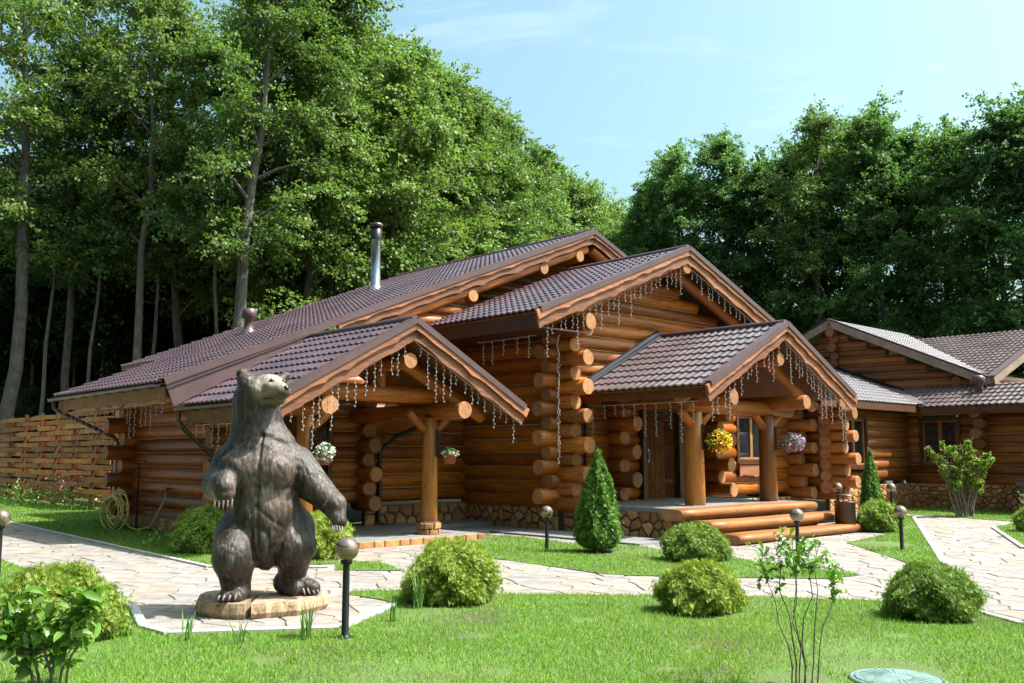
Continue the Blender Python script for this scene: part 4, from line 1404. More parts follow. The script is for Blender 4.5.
def bear_mat():
    m, n, l, b = new_mat('carved_weathered_wood')
    t = n.new('ShaderNodeTexCoord')
    mp = n.new('ShaderNodeMapping'); mp.inputs['Scale'].default_value = (3.4, 3.4, 1.2)
    l.new(t.outputs['Object'], mp.inputs['Vector'])
    g = noise(n, l, mp.outputs[0], 3.0, 8, 0.68, 1.2)
    big = noise(n, l, t.outputs['Object'], 3.2, 4, 0.6, 0.6)
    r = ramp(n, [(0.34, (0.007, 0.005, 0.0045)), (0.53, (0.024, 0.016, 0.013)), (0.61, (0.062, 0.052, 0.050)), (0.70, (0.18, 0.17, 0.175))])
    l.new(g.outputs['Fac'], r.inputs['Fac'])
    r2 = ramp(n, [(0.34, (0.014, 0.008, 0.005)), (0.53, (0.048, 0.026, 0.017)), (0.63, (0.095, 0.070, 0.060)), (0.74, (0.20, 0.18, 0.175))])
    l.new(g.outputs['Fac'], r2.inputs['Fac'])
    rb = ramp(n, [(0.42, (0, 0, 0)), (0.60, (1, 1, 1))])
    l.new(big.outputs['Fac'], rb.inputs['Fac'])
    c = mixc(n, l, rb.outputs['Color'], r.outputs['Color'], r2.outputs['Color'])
    # bleached face and chest, stain worn off; chest also painted paler for light on the pectorals
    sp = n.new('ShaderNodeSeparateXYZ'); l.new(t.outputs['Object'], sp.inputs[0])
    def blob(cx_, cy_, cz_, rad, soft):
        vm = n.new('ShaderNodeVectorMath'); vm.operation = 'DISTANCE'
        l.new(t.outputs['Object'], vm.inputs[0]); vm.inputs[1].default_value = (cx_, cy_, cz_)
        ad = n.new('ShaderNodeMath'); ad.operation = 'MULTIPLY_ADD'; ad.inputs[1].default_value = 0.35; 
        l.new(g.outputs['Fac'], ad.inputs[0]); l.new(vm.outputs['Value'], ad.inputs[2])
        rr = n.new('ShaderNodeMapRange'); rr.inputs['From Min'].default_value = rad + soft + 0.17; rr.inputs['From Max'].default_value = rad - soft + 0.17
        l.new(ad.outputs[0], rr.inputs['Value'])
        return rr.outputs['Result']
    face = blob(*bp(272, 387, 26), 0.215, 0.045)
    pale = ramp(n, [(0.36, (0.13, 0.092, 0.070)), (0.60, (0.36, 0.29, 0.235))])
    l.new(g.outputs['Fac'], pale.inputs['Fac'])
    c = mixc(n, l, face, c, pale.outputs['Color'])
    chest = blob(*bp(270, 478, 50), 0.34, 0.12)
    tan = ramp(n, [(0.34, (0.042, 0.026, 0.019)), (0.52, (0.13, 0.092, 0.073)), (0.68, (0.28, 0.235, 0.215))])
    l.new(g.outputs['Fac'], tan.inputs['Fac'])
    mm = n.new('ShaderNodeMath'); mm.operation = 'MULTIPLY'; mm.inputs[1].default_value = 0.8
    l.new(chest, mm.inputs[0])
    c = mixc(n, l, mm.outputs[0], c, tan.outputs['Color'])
    c = mixc(n, l, 1.0, c, (1.0, 0.98, 0.99), 'MULTIPLY')
    l.new(c, b.inputs['Base Color'])
    b.inputs['Roughness'].default_value = 0.44
    b.inputs['Specular IOR Level'].default_value = 0.45
    mp2 = n.new('ShaderNodeMapping'); mp2.inputs['Scale'].default_value = (24, 24, 5.0)
    l.new(t.outputs['Object'], mp2.inputs['Vector'])
    fine = noise(n, l, mp2.outputs[0], 3.0, 5, 0.6, 1.0)
    vo = n.new('ShaderNodeTexVoronoi'); vo.inputs['Scale'].default_value = 1.0
    mp3 = n.new('ShaderNodeMapping'); mp3.inputs['Scale'].default_value = (26, 26, 9)
    l.new(t.outputs['Object'], mp3.inputs['Vector']); l.new(mp3.outputs[0], vo.inputs['Vector'])
    mxh = n.new('ShaderNodeMath'); mxh.operation = 'MULTIPLY_ADD'; mxh.inputs[1].default_value = 0.75
    l.new(vo.outputs['Distance'], mxh.inputs[0]); l.new(fine.outputs['Fac'], mxh.inputs[2])
    bump(n, l, b, mxh.outputs[0], 0.75, 0.011)
    return m
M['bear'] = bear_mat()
M['claw'] = plain('claw', (0.15, 0.12, 0.10), 0.5)
M['nose'] = plain('bear_nose', (0.012, 0.011, 0.012), 0.25)
bear = empty('bear_statue', BO)
tag(bear, 'dark carved wooden bear statue standing upright on a log slice', 'statue')
bV, bF = sdf_bear()
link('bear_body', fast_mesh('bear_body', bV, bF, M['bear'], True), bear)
def claw(p, q, r):
    m = MB(); a, b = Vector(p), Vector(q); mid = (a + b) / 2 + Vector((0, -0.012, 0.0))
    m.tube([a, mid, b], [r, r * 0.8, r * 0.2], 8); m.build('claw', M['claw'], bear)
for i in range(5):
    x = 227.5 + i * 4.0
    claw(bp(x, 499 + (i in (0, 4)) * -1, 54), bp(x + 0.4, 509.5 - abs(i - 2) * 1.2, 55), 0.013)
for i in range(5):
    x = 333 + i * 2.3
    claw(bp(x, 523 + i * 0.6, 33 - abs(i - 2) * 1.5), bp(x + 1.5, 533 - abs(i - 3) * 1.0, 35), 0.010)
for i in range(5):
    x = 229 + i * 5.0
    claw(bp(x, 588, 52.5 - abs(i - 2) * 1.5), bp(x - 0.3, 592.0, 56 - abs(i - 2) * 1.5), 0.013)
for i in range(4):
    claw(bp(303 + i * 3.8, 587, 13 - i * 2), bp(306 + i * 4.2, 592.5, 16 - i * 2.2), 0.012)
m = MB(); m.sphere(bp(287.0, 391.0, 38.5), (0.036, 0.03, 0.028), 12, 8); m.build('nose', M['nose'], bear)
for (x, y, d) in ((269.8, 382.6, 25.6), (279.8, 383.4, 17.8)):
    m = MB(); m.sphere(bp(x, y, d), 0.024, 10, 8); m.build('eye', M['nose'], bear)

# log slice under the bear: cracked, with bark and chopped sides
def stump():
    n = 56
    st = empty('log_slice', (-2.62, 10.13, 0.014))
    tag(st, 'thick cracked log slice lying on the paving under the bear', 'log slice')
    def half(t0, t1, name, sh):
        v, f, idx, smo = [], [], [], []
        ts = np.linspace(t0, t1, 30)
        def rad(t, z):
            base = 1 + 0.05 * math.sin(3 * t + 1) + 0.03 * math.sin(7 * t) + 0.012 * math.sin(23 * t) + 0.010 * math.sin(41 * t + z * 30)
            return base
        zs = [0.0, 0.05, 0.11, 0.145, 0.155]
        rs = [0.97, 1.01, 1.0, 0.985, 0.955]
        for z, rr in zip(zs, rs):
            for t in ts:
                q = rad(t, z) * rr
                v.append((0.65 * q * math.cos(t) + sh[0], 0.60 * q * math.sin(t) + sh[1], z))
        k = len(ts)
        for i in range(len(zs) - 1):
            for j in range(k - 1):
                f.append((i * k + j, i * k + j + 1, (i + 1) * k + j + 1, (i + 1) * k + j)); idx.append(0 if i < 3 else 1); smo.append(False)
        c0 = len(v); v.append((sh[0] * 1.0, sh[1], 0.0)); v.append((sh[0], sh[1], 0.157))
        for j in range(k - 1):
            f.append(((len(zs) - 1) * k + j, (len(zs) - 1) * k + j + 1, c0 + 1)); idx.append(1); smo.append(False)
        for e in (0, k - 1):
            for i in range(len(zs) - 1):
                a, b = i * k + e, (i + 1) * k + e
            q = [i * k + e for i in range(len(zs))]
            f.append(tuple(q + [c0 + 1, c0]) if e else tuple([c0, c0 + 1] + q[::-1])); idx.append(1); smo.append(False)
        me = mesh(name, v, f, [M['stump_side'], M['stump_top']], idx, smo)
        bm = bmesh.new(); bm.from_mesh(me); bmesh.ops.recalc_face_normals(bm, faces=bm.faces[:]); bm.to_mesh(me); bm.free()
        link(name, me, st)
    tc_ = -1.50
    half(tc_ + 0.03, tc_ + math.pi * 0.98, 'slice_half', (0.006, 0.0))
    half(tc_ + math.pi * 1.0, tc_ + math.pi * 2 - 0.03, 'slice_half', (-0.012, 0.0))
M['stump_side'] = wood_mat('chopped_wood_side', (0.12, 0.075, 0.045), (0.33, 0.23, 0.15), (0.52, 0.41, 0.30), 0.85, (9, 9, 1.4), knots=False, bumpd=0.02)
def stump_top():
    m, n, l, b = new_mat('stump_end_grain')
    t = n.new('ShaderNodeTexCoord')
    w = n.new('ShaderNodeTexWave'); w.wave_type = 'RINGS'; w.rings_direction = 'Z'
    w.inputs['Scale'].default_value = 5.5; w.inputs['Distortion'].default_value = 3; w.inputs['Detail'].default_value = 3
    l.new(t.outputs['Object'], w.inputs['Vector'])
    r = ramp(n, [(0.0, (0.20, 0.13, 0.085)), (0.5, (0.30, 0.21, 0.14)), (1.0, (0.40, 0.30, 0.21))])
    l.new(w.outputs['Fac'], r.inputs['Fac'])
    z = noise(n, l, t.outputs['Object'], 4, 6, 0.65)
    r2 = ramp(n, [(0.35, (0.35, 0.3, 0.27)), (0.6, (1, 1, 1))]); l.new(z.outputs['Fac'], r2.inputs['Fac'])
    l.new(mixc(n, l, 0.9, r.outputs['Color'], r2.outputs['Color'], 'MULTIPLY'), b.inputs['Base Color'])
    b.inputs['Roughness'].default_value = 0.85
    bump(n, l, b, w.outputs['Fac'], 0.4, 0.006)
    return m
M['stump_top'] = stump_top()
stump()
# ------------------------------------------------------------------ plants
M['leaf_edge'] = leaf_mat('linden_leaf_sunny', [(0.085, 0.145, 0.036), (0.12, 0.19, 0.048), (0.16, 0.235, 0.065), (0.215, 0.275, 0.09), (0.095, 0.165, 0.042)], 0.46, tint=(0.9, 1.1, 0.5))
M['leaf_dark'] = leaf_mat('forest_leaf_shaded', [(0.018, 0.042, 0.010), (0.028, 0.058, 0.012), (0.038, 0.072, 0.015), (0.024, 0.052, 0.012)], 0.38)  # leaf colour darkened to imitate the shade inside the wood
M['leaf_mid'] = leaf_mat('maple_leaf', [(0.080, 0.155, 0.052), (0.11, 0.195, 0.064), (0.145, 0.235, 0.082), (0.095, 0.18, 0.06)], 0.52, tint=(0.9, 1.1, 0.55))
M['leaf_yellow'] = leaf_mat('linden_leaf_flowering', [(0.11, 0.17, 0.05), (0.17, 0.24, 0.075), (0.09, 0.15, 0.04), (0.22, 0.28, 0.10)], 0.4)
M['bark'] = wood_mat('grey_bark', (0.06, 0.054, 0.046), (0.125, 0.115, 0.10), (0.20, 0.186, 0.165), 0.9, (7, 7, 1.6), knots=False, bumpd=0.03, var=0.3)
M['twig'] = plain('twig_bark', (0.13, 0.10, 0.08), 0.85, 0, 0.2, 10)
M['thuja'] = leaf_mat('thuja_spray', [(0.09, 0.16, 0.02), (0.14, 0.235, 0.028), (0.20, 0.30, 0.04), (0.26, 0.31, 0.055)], 0.30, 0.55, (1.0, 1.1, 0.4))
M['thuja_gold'] = leaf_mat('golden_thuja_spray', [(0.13, 0.20, 0.02), (0.21, 0.30, 0.03), (0.29, 0.37, 0.05), (0.17, 0.26, 0.025), (0.36, 0.36, 0.08)], 0.32, 0.55, (1.0, 1.05, 0.35))
M['thuja_cone'] = leaf_mat('emerald_thuja_spray', [(0.060, 0.14, 0.016), (0.09, 0.195, 0.022), (0.125, 0.245, 0.03), (0.075, 0.165, 0.02)], 0.28, 0.55, (1.0, 1.1, 0.4))
M['broad_leaf'] = leaf_mat('broad_leaf', [(0.08, 0.17, 0.025), (0.12, 0.24, 0.035), (0.10, 0.20, 0.03)], 0.35, 0.38, (1.0, 1.1, 0.4), 0.5)
M['iris'] = leaf_mat('iris_blade', [(0.09, 0.19, 0.05), (0.14, 0.26, 0.08), (0.11, 0.22, 0.06)], 0.3, 0.45, (1.0, 1.1, 0.5))
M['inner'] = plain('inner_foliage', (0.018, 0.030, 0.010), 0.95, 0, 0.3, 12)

def unit(v): return v / (np.linalg.norm(v, axis=1, keepdims=True) + 1e-9)

def leaf_cloud(cent, size, dirs=None, aspect=1.7, flat=0.5, r=rng, fold=True):
    """one leaf per centre: a folded four-cornered blade"""
    n = len(cent)
    a = unit(r.normal(size=(n, 3))) if dirs is None else unit(dirs + 0.55 * r.normal(size=(n, 3)))
    up = unit(np.stack([r.normal(0, flat, n), r.normal(0, flat, n), np.ones(n)], 1))
    side = unit(np.cross(up, a))
    nr = unit(np.cross(a, side))
    s = size * r.uniform(0.65, 1.3, n)[:, None]
    tip = cent + a * s; tail = cent - a * s * 0.75
    l = cent + side * s / aspect + nr * s * 0.16; q = cent - side * s / aspect + nr * s * 0.16
    V = np.stack([tail, q, tip, l], 1).reshape(-1, 3)
    return V, np.arange(4 * n).reshape(-1, 4)

def tube_np(pts, rad, n=7):
    m = MB(); m.tube(pts, rad, n, cap=False); return m

# ---- deciduous trees, a few kinds built once and then copied
def tree_parts(h, base, spread, n_leaf, leaf, seed, lean=0.0, trunk_r=0.2, clump=0.95, nb=34, nsub=5):
    r = np.random.default_rng(seed); rr = random.Random(seed)
    mb = MB()
    # trunk
    k = 9
    pts, x, y = [], 0.0, 0.0
    for i in range(k + 1):
        t = i / k
        pts.append(Vector((x, y, -0.1 + (h * 0.93 + 0.1) * t)))
        x += rr.uniform(-0.22, 0.22) * h / 18 + lean * h / k; y += rr.uniform(-0.18, 0.18) * h / 18
    rad = [trunk_r * (1.18 if i == 0 else 1) * (1 - 0.86 * (i / k) ** 1.1) + 0.012 for i in range(k + 1)]
    mb.tube(pts, rad, 10, cap=False)
    def at(t):
        q = t * k; i = min(int(q), k - 1); f = q - i
        return pts[i].lerp(pts[i + 1], f)
    clumps = []
    for b in range(nb):
        t = base + (0.99 - base) * ((b + rr.random()) / nb)
        o = at(t)
        rel = (t - base) / (1 - base)
        reach = spread * (0.30 + 1.0 * math.sin(math.pi * min(1, 0.22 + 0.74 * rel)) ** 0.9) * rr.uniform(0.55, 1.08)
        if rel > 0.85: reach *= 0.75
        a = b * 2.399 + rr.uniform(-0.5, 0.5)
        rise = reach * rr.uniform(0.15, 0.75)
        p0 = o; p1 = o + Vector((math.cos(a) * reach * 0.5, math.sin(a) * reach * 0.5, rise * 0.75)); p2 = o + Vector((math.cos(a) * reach, math.sin(a) * reach, rise))
        r0 = max(0.016, trunk_r * 0.36 * (1 - rel * 0.7))
        mb.tube([p0, p0.lerp(p1, 0.5) + Vector((0, 0, 0.06)), p1, p2], [r0, r0 * 0.8, r0 * 0.55, 0.008], 5, cap=False)
        for s_ in range(nsub):
            f = 0.38 + 0.62 * (s_ + rr.random()) / nsub
            c = p0.lerp(p1, min(1, 2 * f)) if f < 0.5 else p1.lerp(p2, 2 * f - 1)
            j = Vector((rr.uniform(-1, 1), rr.uniform(-1, 1), rr.uniform(-0.6, 0.5))) * (0.30 * reach)
            e = c + j
            mb.tube([c, c.lerp(e, 0.5) + Vector((0, 0, 0.05)), e], [r0 * 0.4 + 0.004, 0.012, 0.005], 4, cap=False)
            clumps.append((np.array(e), clump * rr.uniform(0.6, 1.35)))
    top = at(1.0)
    for s_ in range(4):
        clumps.append((np.array(top + Vector((rr.uniform(-.4, .4), rr.uniform(-.4, .4), rr.uniform(-0.5, 0.6)))), clump * rr.uniform(0.6, 1.0)))
    per = n_leaf // len(clumps)
    cents, dirs = [], []
    for c, cr in clumps:
        # leafy twigs fanning out from the branch tip, drooping at their ends
        m = int(per * (cr / clump) ** 2 * 1.0)
        nt = 11
        axis = np.array(c) - np.array([0, 0, c[2]]); axis = axis / (np.linalg.norm(axis) + 1e-6)
        td = unit(r.normal(size=(nt, 3)) * np.array([1, 1, 0.55]) + 0.55 * axis + np.array([0, 0, 0.18]))
        tl = cr * r.uniform(0.7, 1.75, nt)
        w = r.integers(0, nt, m)
        f = r.random(m) ** 0.75
        q = td[w] * (tl[w] * f)[:, None] + r.normal(size=(m, 3)) * np.array([0.15, 0.15, 0.10]) * cr * (1.15 - 0.6 * f)[:, None]
        q[:, 2] -= 0.30 * cr * f ** 2
        cents.append(c + q)
        dirs.append(td[w] * 0.8 + np.array([0, 0, -0.5]))
    V, F = leaf_cloud(np.concatenate(cents), leaf, np.concatenate(dirs), 1.55, 0.55, r)
    return mb, V, F

KINDS, HT = {}, {}
def tree_kind(key, mat, *a, **k):
    mb, V, F = tree_parts(*a, **k)
    tm = mesh('trunk', mb.v, mb.f, M['bark'], None, mb.sm)
    cm = fast_mesh('crown', V, F, M[mat])
    KINDS[key] = (tm, cm)
    HT[key] = float(V[:, 2].max())
tree_kind('tall_a', 'leaf_edge', 20.0, 0.40, 2.1, 27000, 0.074, 101, trunk_r=0.25, clump=0.85, nb=24, nsub=4)
tree_kind('tall_b', 'leaf_yellow', 19.5, 0.44, 1.8, 22000, 0.074, 102, trunk_r=0.16, clump=0.8, nb=22, nsub=4)
tree_kind('tall_c', 'leaf_edge', 20.5, 0.34, 2.3, 33000, 0.08, 103, trunk_r=0.22, clump=0.9, nb=26, nsub=4)
tree_kind('slim', 'leaf_mid', 18.0, 0.46, 1.6, 16000, 0.075, 111, trunk_r=0.075, clump=0.75, nb=18, nsub=3, lean=0.012)
tree_kind('low_a', 'leaf_edge', 18.5, 0.06, 2.7, 60000, 0.085, 104, trunk_r=0.20, clump=0.95, nb=34, nsub=5)
tree_kind('low_b', 'leaf_edge', 17.5, 0.05, 2.4, 54000, 0.085, 105, trunk_r=0.18, clump=0.95, nb=34, nsub=5)
tree_kind('dark_a', 'leaf_mid', 19.5, 0.26, 2.0, 36000, 0.09, 106, trunk_r=0.22, clump=0.85, nb=28, nsub=4)
tree_kind('dark_b', 'leaf_mid', 18.5, 0.22, 1.9, 34000, 0.09, 107, trunk_r=0.2, clump=0.85, nb=28, nsub=4)
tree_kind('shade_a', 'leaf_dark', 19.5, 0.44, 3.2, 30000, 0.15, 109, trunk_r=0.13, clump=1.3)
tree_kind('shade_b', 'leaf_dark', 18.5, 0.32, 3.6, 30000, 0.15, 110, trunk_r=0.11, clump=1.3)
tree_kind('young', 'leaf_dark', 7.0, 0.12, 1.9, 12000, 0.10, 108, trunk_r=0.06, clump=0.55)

def tree(kind, x, y, s, rz, label, group='trees of the wood behind the houses', name='linden_tree', sxy=None):
    tm, cm = KINDS[kind]
    o = empty(name, (x, y, -0.03), rz)
    sx = s if sxy is None else sxy
    o.scale = (sx, sx, s)
    tag(o, label, 'tree', group)
    tr = random.Random(int(x * 31 + y * 17)); o.rotation_euler = (tr.gauss(0, 0.022), tr.gauss(0, 0.028), rz)
    link('trunk', tm, o); link('crown', cm, o)
    return o

def X(px, D): return (px - 512) / 957.0 * D
# front row: (x, y, kind, height in metres, what sets it apart)
front = [
 (-21.48, 40.0, 'tall_a', 25.50, 'pale-barked tall tree at the left edge of the photo above the fence'),
 (-20.04, 43.0, 'tall_b', 24.50, 'slim tall tree behind the woven fence, next to the left edge tree'),
 (-16.50, 40.5, 'tall_b', 25.00, 'thin pale-trunked tree rising above the left end of the main roof'),
 (-11.24, 38.0, 'tall_a', 24.00, 'tall tree with a bare grey trunk above the small roof vent'),
 (-15.80, 45.0, 'tall_c', 25.50, 'tall tree set back between two bare trunks left of the roof vent'),
 (-9.96, 42.0, 'tall_c', 25.00, 'broad sunny tree left of the steel chimney pipe'),
 (-8.27, 43.5, 'low_a', 22.99, 'full-crowned sunny tree just behind and left of the chimney pipe'),
 (-6.02, 45.0, 'low_b', 22.69, 'full-crowned sunny tree just right of the chimney pipe'),
 (-4.20, 49.0, 'low_a', 23.43, 'leafy tree above the middle of the main roof slope'),
 (-2.28, 52.0, 'low_b', 23.16, 'leafy tree above the upper end of the main roof slope'),
 (-0.35, 56.0, 'low_a', 22.46, 'leafy tree on the sloping skyline left of the main ridge'),
 (2.17, 63.0, 'low_b', 22.37, 'smaller leafy tree behind the peak of the main gable'),
 (4.97, 70.0, 'low_a', 22.95, 'small distant tree just left of the gap in the skyline'),
 (8.15, 78.0, 'low_b', 24.00, 'lowest distant tree in the gap of the skyline'),
 (9.66, 66.0, 'dark_a', 21.73, 'dark tree just right of the gap in the skyline'),
 (11.09, 61.0, 'dark_b', 22.39, 'dark tree above the peak of the middle gable'),
 (13.29, 60.0, 'dark_a', 23.27, 'dark tree above the peak of the right porch'),
 (15.52, 58.0, 'dark_b', 21.24, 'dark rounded tree right of the middle gable'),
 (17.38, 54.0, 'tall_c', 22.82, 'tall tree with light green top right of the middle gable'),
 (20.77, 51.5, 'dark_a', 22.54, 'tallest dark tree above the right house gable'),
 (20.73, 57.0, 'dark_b', 22.83, 'dark tree between the two tallest trees on the right'),
 (25.00, 54.0, 'dark_b', 20.74, 'dark tree right of the tallest tree on the right'),
 (24.73, 48.0, 'dark_a', 20.79, 'big dark tree at the right edge of the photo'),
 (26.82, 46.0, 'dark_b', 19.88, 'dark tree cut off by the right edge of the photo'),
 (-20.56, 41.0, 'slim', 21.00, 'slim young trunk right of the left edge tree above the fence'),
 (-18.43, 42.0, 'slim', 20.00, 'slim dark trunk above the right end of the fence'),
 (-16.27, 43.0, 'slim', 22.00, 'slim leaning trunk above the far end of the main roof'),
 (-13.24, 41.0, 'slim', 21.00, 'slim trunk just left of the tall bare trunk by the roof vent'),
 (-11.41, 43.0, 'tall_b', 24.00, 'thin tree with yellowish top right of the roof vent'),
 (-8.78, 42.0, 'tall_a', 24.50, 'tall tree with sunlit right side left of the chimney pipe'),
 (-7.62, 48.0, 'low_b', 24.43, 'narrow sunny tree straight behind the chimney pipe'),
 (-5.43, 50.0, 'low_a', 24.22, 'narrow sunny tree on the skyline above the chimney slope'),
 (-3.32, 53.0, 'low_b', 24.12, 'narrow tree on the skyline above the middle of the roof'),
 (-1.31, 57.0, 'low_a', 23.73, 'narrow tree on the skyline between two broader ones'),
 (0.88, 60.0, 'low_b', 22.46, 'narrow tree on the falling skyline near the main gable'),
 (3.55, 68.0, 'low_b', 23.25, 'narrow distant tree right above the main gable peak'),
 (9.18, 72.0, 'dark_b', 22.28, 'narrow dark tree at the right side of the skyline gap'),
 (10.43, 64.0, 'dark_a', 21.98, 'narrow dark tree left of the middle gable peak'),
 (12.64, 63.0, 'dark_b', 23.50, 'narrow dark tree with a high top above the middle gable'),
 (14.92, 61.0, 'dark_a', 21.71, 'narrow dark tree in the dip of the right skyline'),
 (17.45, 59.0, 'dark_b', 21.71, 'narrow dark tree left of the light green top'),
 (19.31, 56.0, 'dark_a', 22.96, 'narrow dark tree right of the light green top'),
 (21.15, 55.0, 'dark_b', 23.08, 'narrow dark tree touching the tallest tree on its left'),
 (22.93, 53.0, 'dark_a', 21.46, 'narrow dark tree touching the tallest tree on its right'),
 (24.35, 50.0, 'dark_b', 20.22, 'narrow dark tree left of the right edge tree'),
 (26.28, 48.0, 'dark_b', 21.00, 'dark tree half cut off by the right edge'),
]
for i, (x, y, kind, hgt, lab) in enumerate(front):
    tree(kind, x, y, hgt / HT[kind], i * 1.37 + 0.4, lab, sxy=hgt / HT[kind] * (0.94 if hgt > 21 else 1.0))
# rows behind, told apart only by where they stand in the dark wood
back = []
rr_ = random.Random(5)
for k in range(15): back.append((-60 + k * 30 + rr_.uniform(-9, 9), 46 + 0.018 * (k * 30) + rr_.uniform(0, 4)))
for k in range(13): back.append((-90 + k * 42 + rr_.uniform(-10, 10), 54 + 0.03 * (k * 42) + rr_.uniform(0, 4)))
for k in range(14): back.append((640 + k * 33 + rr_.uniform(-10, 10), 67 - 0.012 * k * 33 + rr_.uniform(0, 4)))
for k in range(9): back.append((640 + k * 55 + rr_.uniform(-10, 10), 77 + rr_.uniform(0, 4)))
for i, (px, D) in enumerate(back):
    side = 'left' if px < 512 else 'right'
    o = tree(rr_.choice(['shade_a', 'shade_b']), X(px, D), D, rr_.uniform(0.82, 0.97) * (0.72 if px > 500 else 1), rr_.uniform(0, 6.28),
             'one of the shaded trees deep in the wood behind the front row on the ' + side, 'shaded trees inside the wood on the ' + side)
# unseen trees added left of and behind the camera to darken the left-facing walls
for i, (x, y) in enumerate([(-27, 24), (-25, 17), (-23, 10.5), (-22, 4), (-21, -3), (-18, -9), (-12, -13), (-6, -15), (1, -16), (8, -17), (-30, 13), (-28, 4), (-26, -6), (-16, -16)]):
    tree('shade_b' if i % 2 else 'shade_a', x, y, 0.95, i * 1.9, 'tall unseen tree added around the viewer to block sky light', 'unseen trees added to block sky light')
# young trees and saplings of the understorey
for i, (px, D, s, lab) in enumerate([(30, 47, 0.7, 'low young tree above the left part of the woven fence'), (95, 46, 0.7, 'low young tree above the right end of the woven fence'),
        (160, 44, 0.8, 'young tree between the bare trunks above the far roof edge'), (205, 43, 0.7, 'young tree just left of the bare trunk above the roof vent'),
        (262, 42, 1.0, 'young tree just right of the roof vent'), (300, 44, 1.1, 'young tree midway between the roof vent and the chimney pipe'),
        (420, 47, 1.0, 'young tree right of the chimney pipe, low behind the roof'), (335, 44, 0.9, 'young tree just left of the chimney pipe'),
        (700, 56, 1.0, 'young tree low behind the peak of the middle gable'), (790, 52, 0.8, 'young tree behind the peak of the right porch'),
        (870, 49, 1.0, 'young tree above the left slope of the right house'), (940, 46, 0.8, 'young tree above the valley of the right house roofs'),
        (985, 47, 1.1, 'young tree above the ridge of the rightmost roof'), (1030, 44, 1.0, 'young tree at the right edge above the rightmost roof'),
        (755, 54, 1.1, 'young tree right of the middle gable verge'), (840, 50, 0.75, 'small young tree just left of the right house gable peak')]):
    tree('young', X(px, D), D, s, i * 2.1, lab, 'young trees of the undergrowth', 'young_tree')

# the depth of the wood beyond: one mass of foliage nobody could count
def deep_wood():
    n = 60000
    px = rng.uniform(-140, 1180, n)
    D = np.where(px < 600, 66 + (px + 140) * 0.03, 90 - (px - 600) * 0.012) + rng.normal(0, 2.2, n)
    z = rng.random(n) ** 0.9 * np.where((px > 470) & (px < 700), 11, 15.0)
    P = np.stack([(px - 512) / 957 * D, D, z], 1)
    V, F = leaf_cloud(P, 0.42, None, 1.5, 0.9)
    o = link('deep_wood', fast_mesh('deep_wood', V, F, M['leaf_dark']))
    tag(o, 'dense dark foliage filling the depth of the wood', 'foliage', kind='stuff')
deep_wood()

# ---- clipped garden evergreens
def spray_bush(shape, n, size, seed, up=0.55):
    """sprays growing outwards over a lumpy surface plus some inside; shape(theta, t) gives radius and height"""
    r = np.random.default_rng(seed)
    th = r.uniform(0, 2 * np.pi, n); t = r.random(n)
    depth = 1 - 0.38 * r.random(n) ** 2.0
    lump = (1 + 0.10 * np.sin(3 * th + 4 * t + seed) + 0.08 * np.sin(6 * th - 7 * t + seed * 2) + 0.06 * np.sin(13 * th + 17 * t + 1)) * (0.92 + 0.12 * r.random(n)) * np.where(r.random(n) < 0.07, r.uniform(1.05, 1.2, n), 1.0)
    R_, Z_ = shape(t)
    x, y = R_ * lump * depth * np.cos(th), R_ * lump * depth * np.sin(th)
    z = Z_ * (0.9 + 0.1 * depth) * (1 + 0.08 * np.sin(4 * th + seed) + 0.05 * np.sin(9 * th + 3))
    P = np.stack([x, y, z], 1)
    e = 1e-3
    R2, Z2 = shape(np.clip(t + e, 0, 1)); tang = np.stack([R2 - R_, Z2 - Z_], 1)
    nr = np.stack([tang[:, 1] * np.cos(th), tang[:, 1] * np.sin(th), -tang[:, 0]], 1)
    nr = unit(nr)
    d = unit(nr + np.array([0, 0, up]) + 0.38 * r.normal(size=(n, 3)))
    # each spray: a flat frond of three tapering leaflets
    side = unit(np.cross(d, r.normal(size=(n, 3))))
    s = size * r.uniform(0.6, 1.35, n)[:, None]
    Vs, Fs = [], []
    for (fa, fb, ln) in ((0.0, 0.0, 1.0), (0.3, 0.6, 0.6), (0.3, -0.6, 0.6)):
        b0 = P + d * s * fa
        dd = unit(d + side * fb)
        wv = unit(np.cross(dd, np.cross(d, side))) * s * 0.048
        tip = b0 + dd * s * ln
        mid = b0 + dd * s * ln * 0.5
        V = np.stack([b0, mid + wv, tip, mid - wv], 1).reshape(-1, 3)
        Vs.append(V)
    V = np.concatenate([v.reshape(n, 4, 3) for v in Vs], 1).reshape(-1, 3)
    F = np.arange(len(V)).reshape(-1, 4)
    return V, F

def globe(w, h):
    pe = math.acos(-0.52)
    def f(t):
        ph = np.arccos(1 - 1.52 * t)           # from the top down to the ground, widest below the middle
        return 0.5 * w * np.sin(ph) ** 0.8, h * (np.cos(ph) + 0.52) / 1.52
    return f
def cone_shape(w, h):
    def f(t):
        z = 1 - t ** 0.72
        return 0.5 * w * np.clip((1 - z) ** 0.62 * (0.35 + 0.65 * (np.minimum(z, 0.16) / 0.16) ** 0.4), 0.02, 1), h * (0.02 + 0.98 * z)
    return f

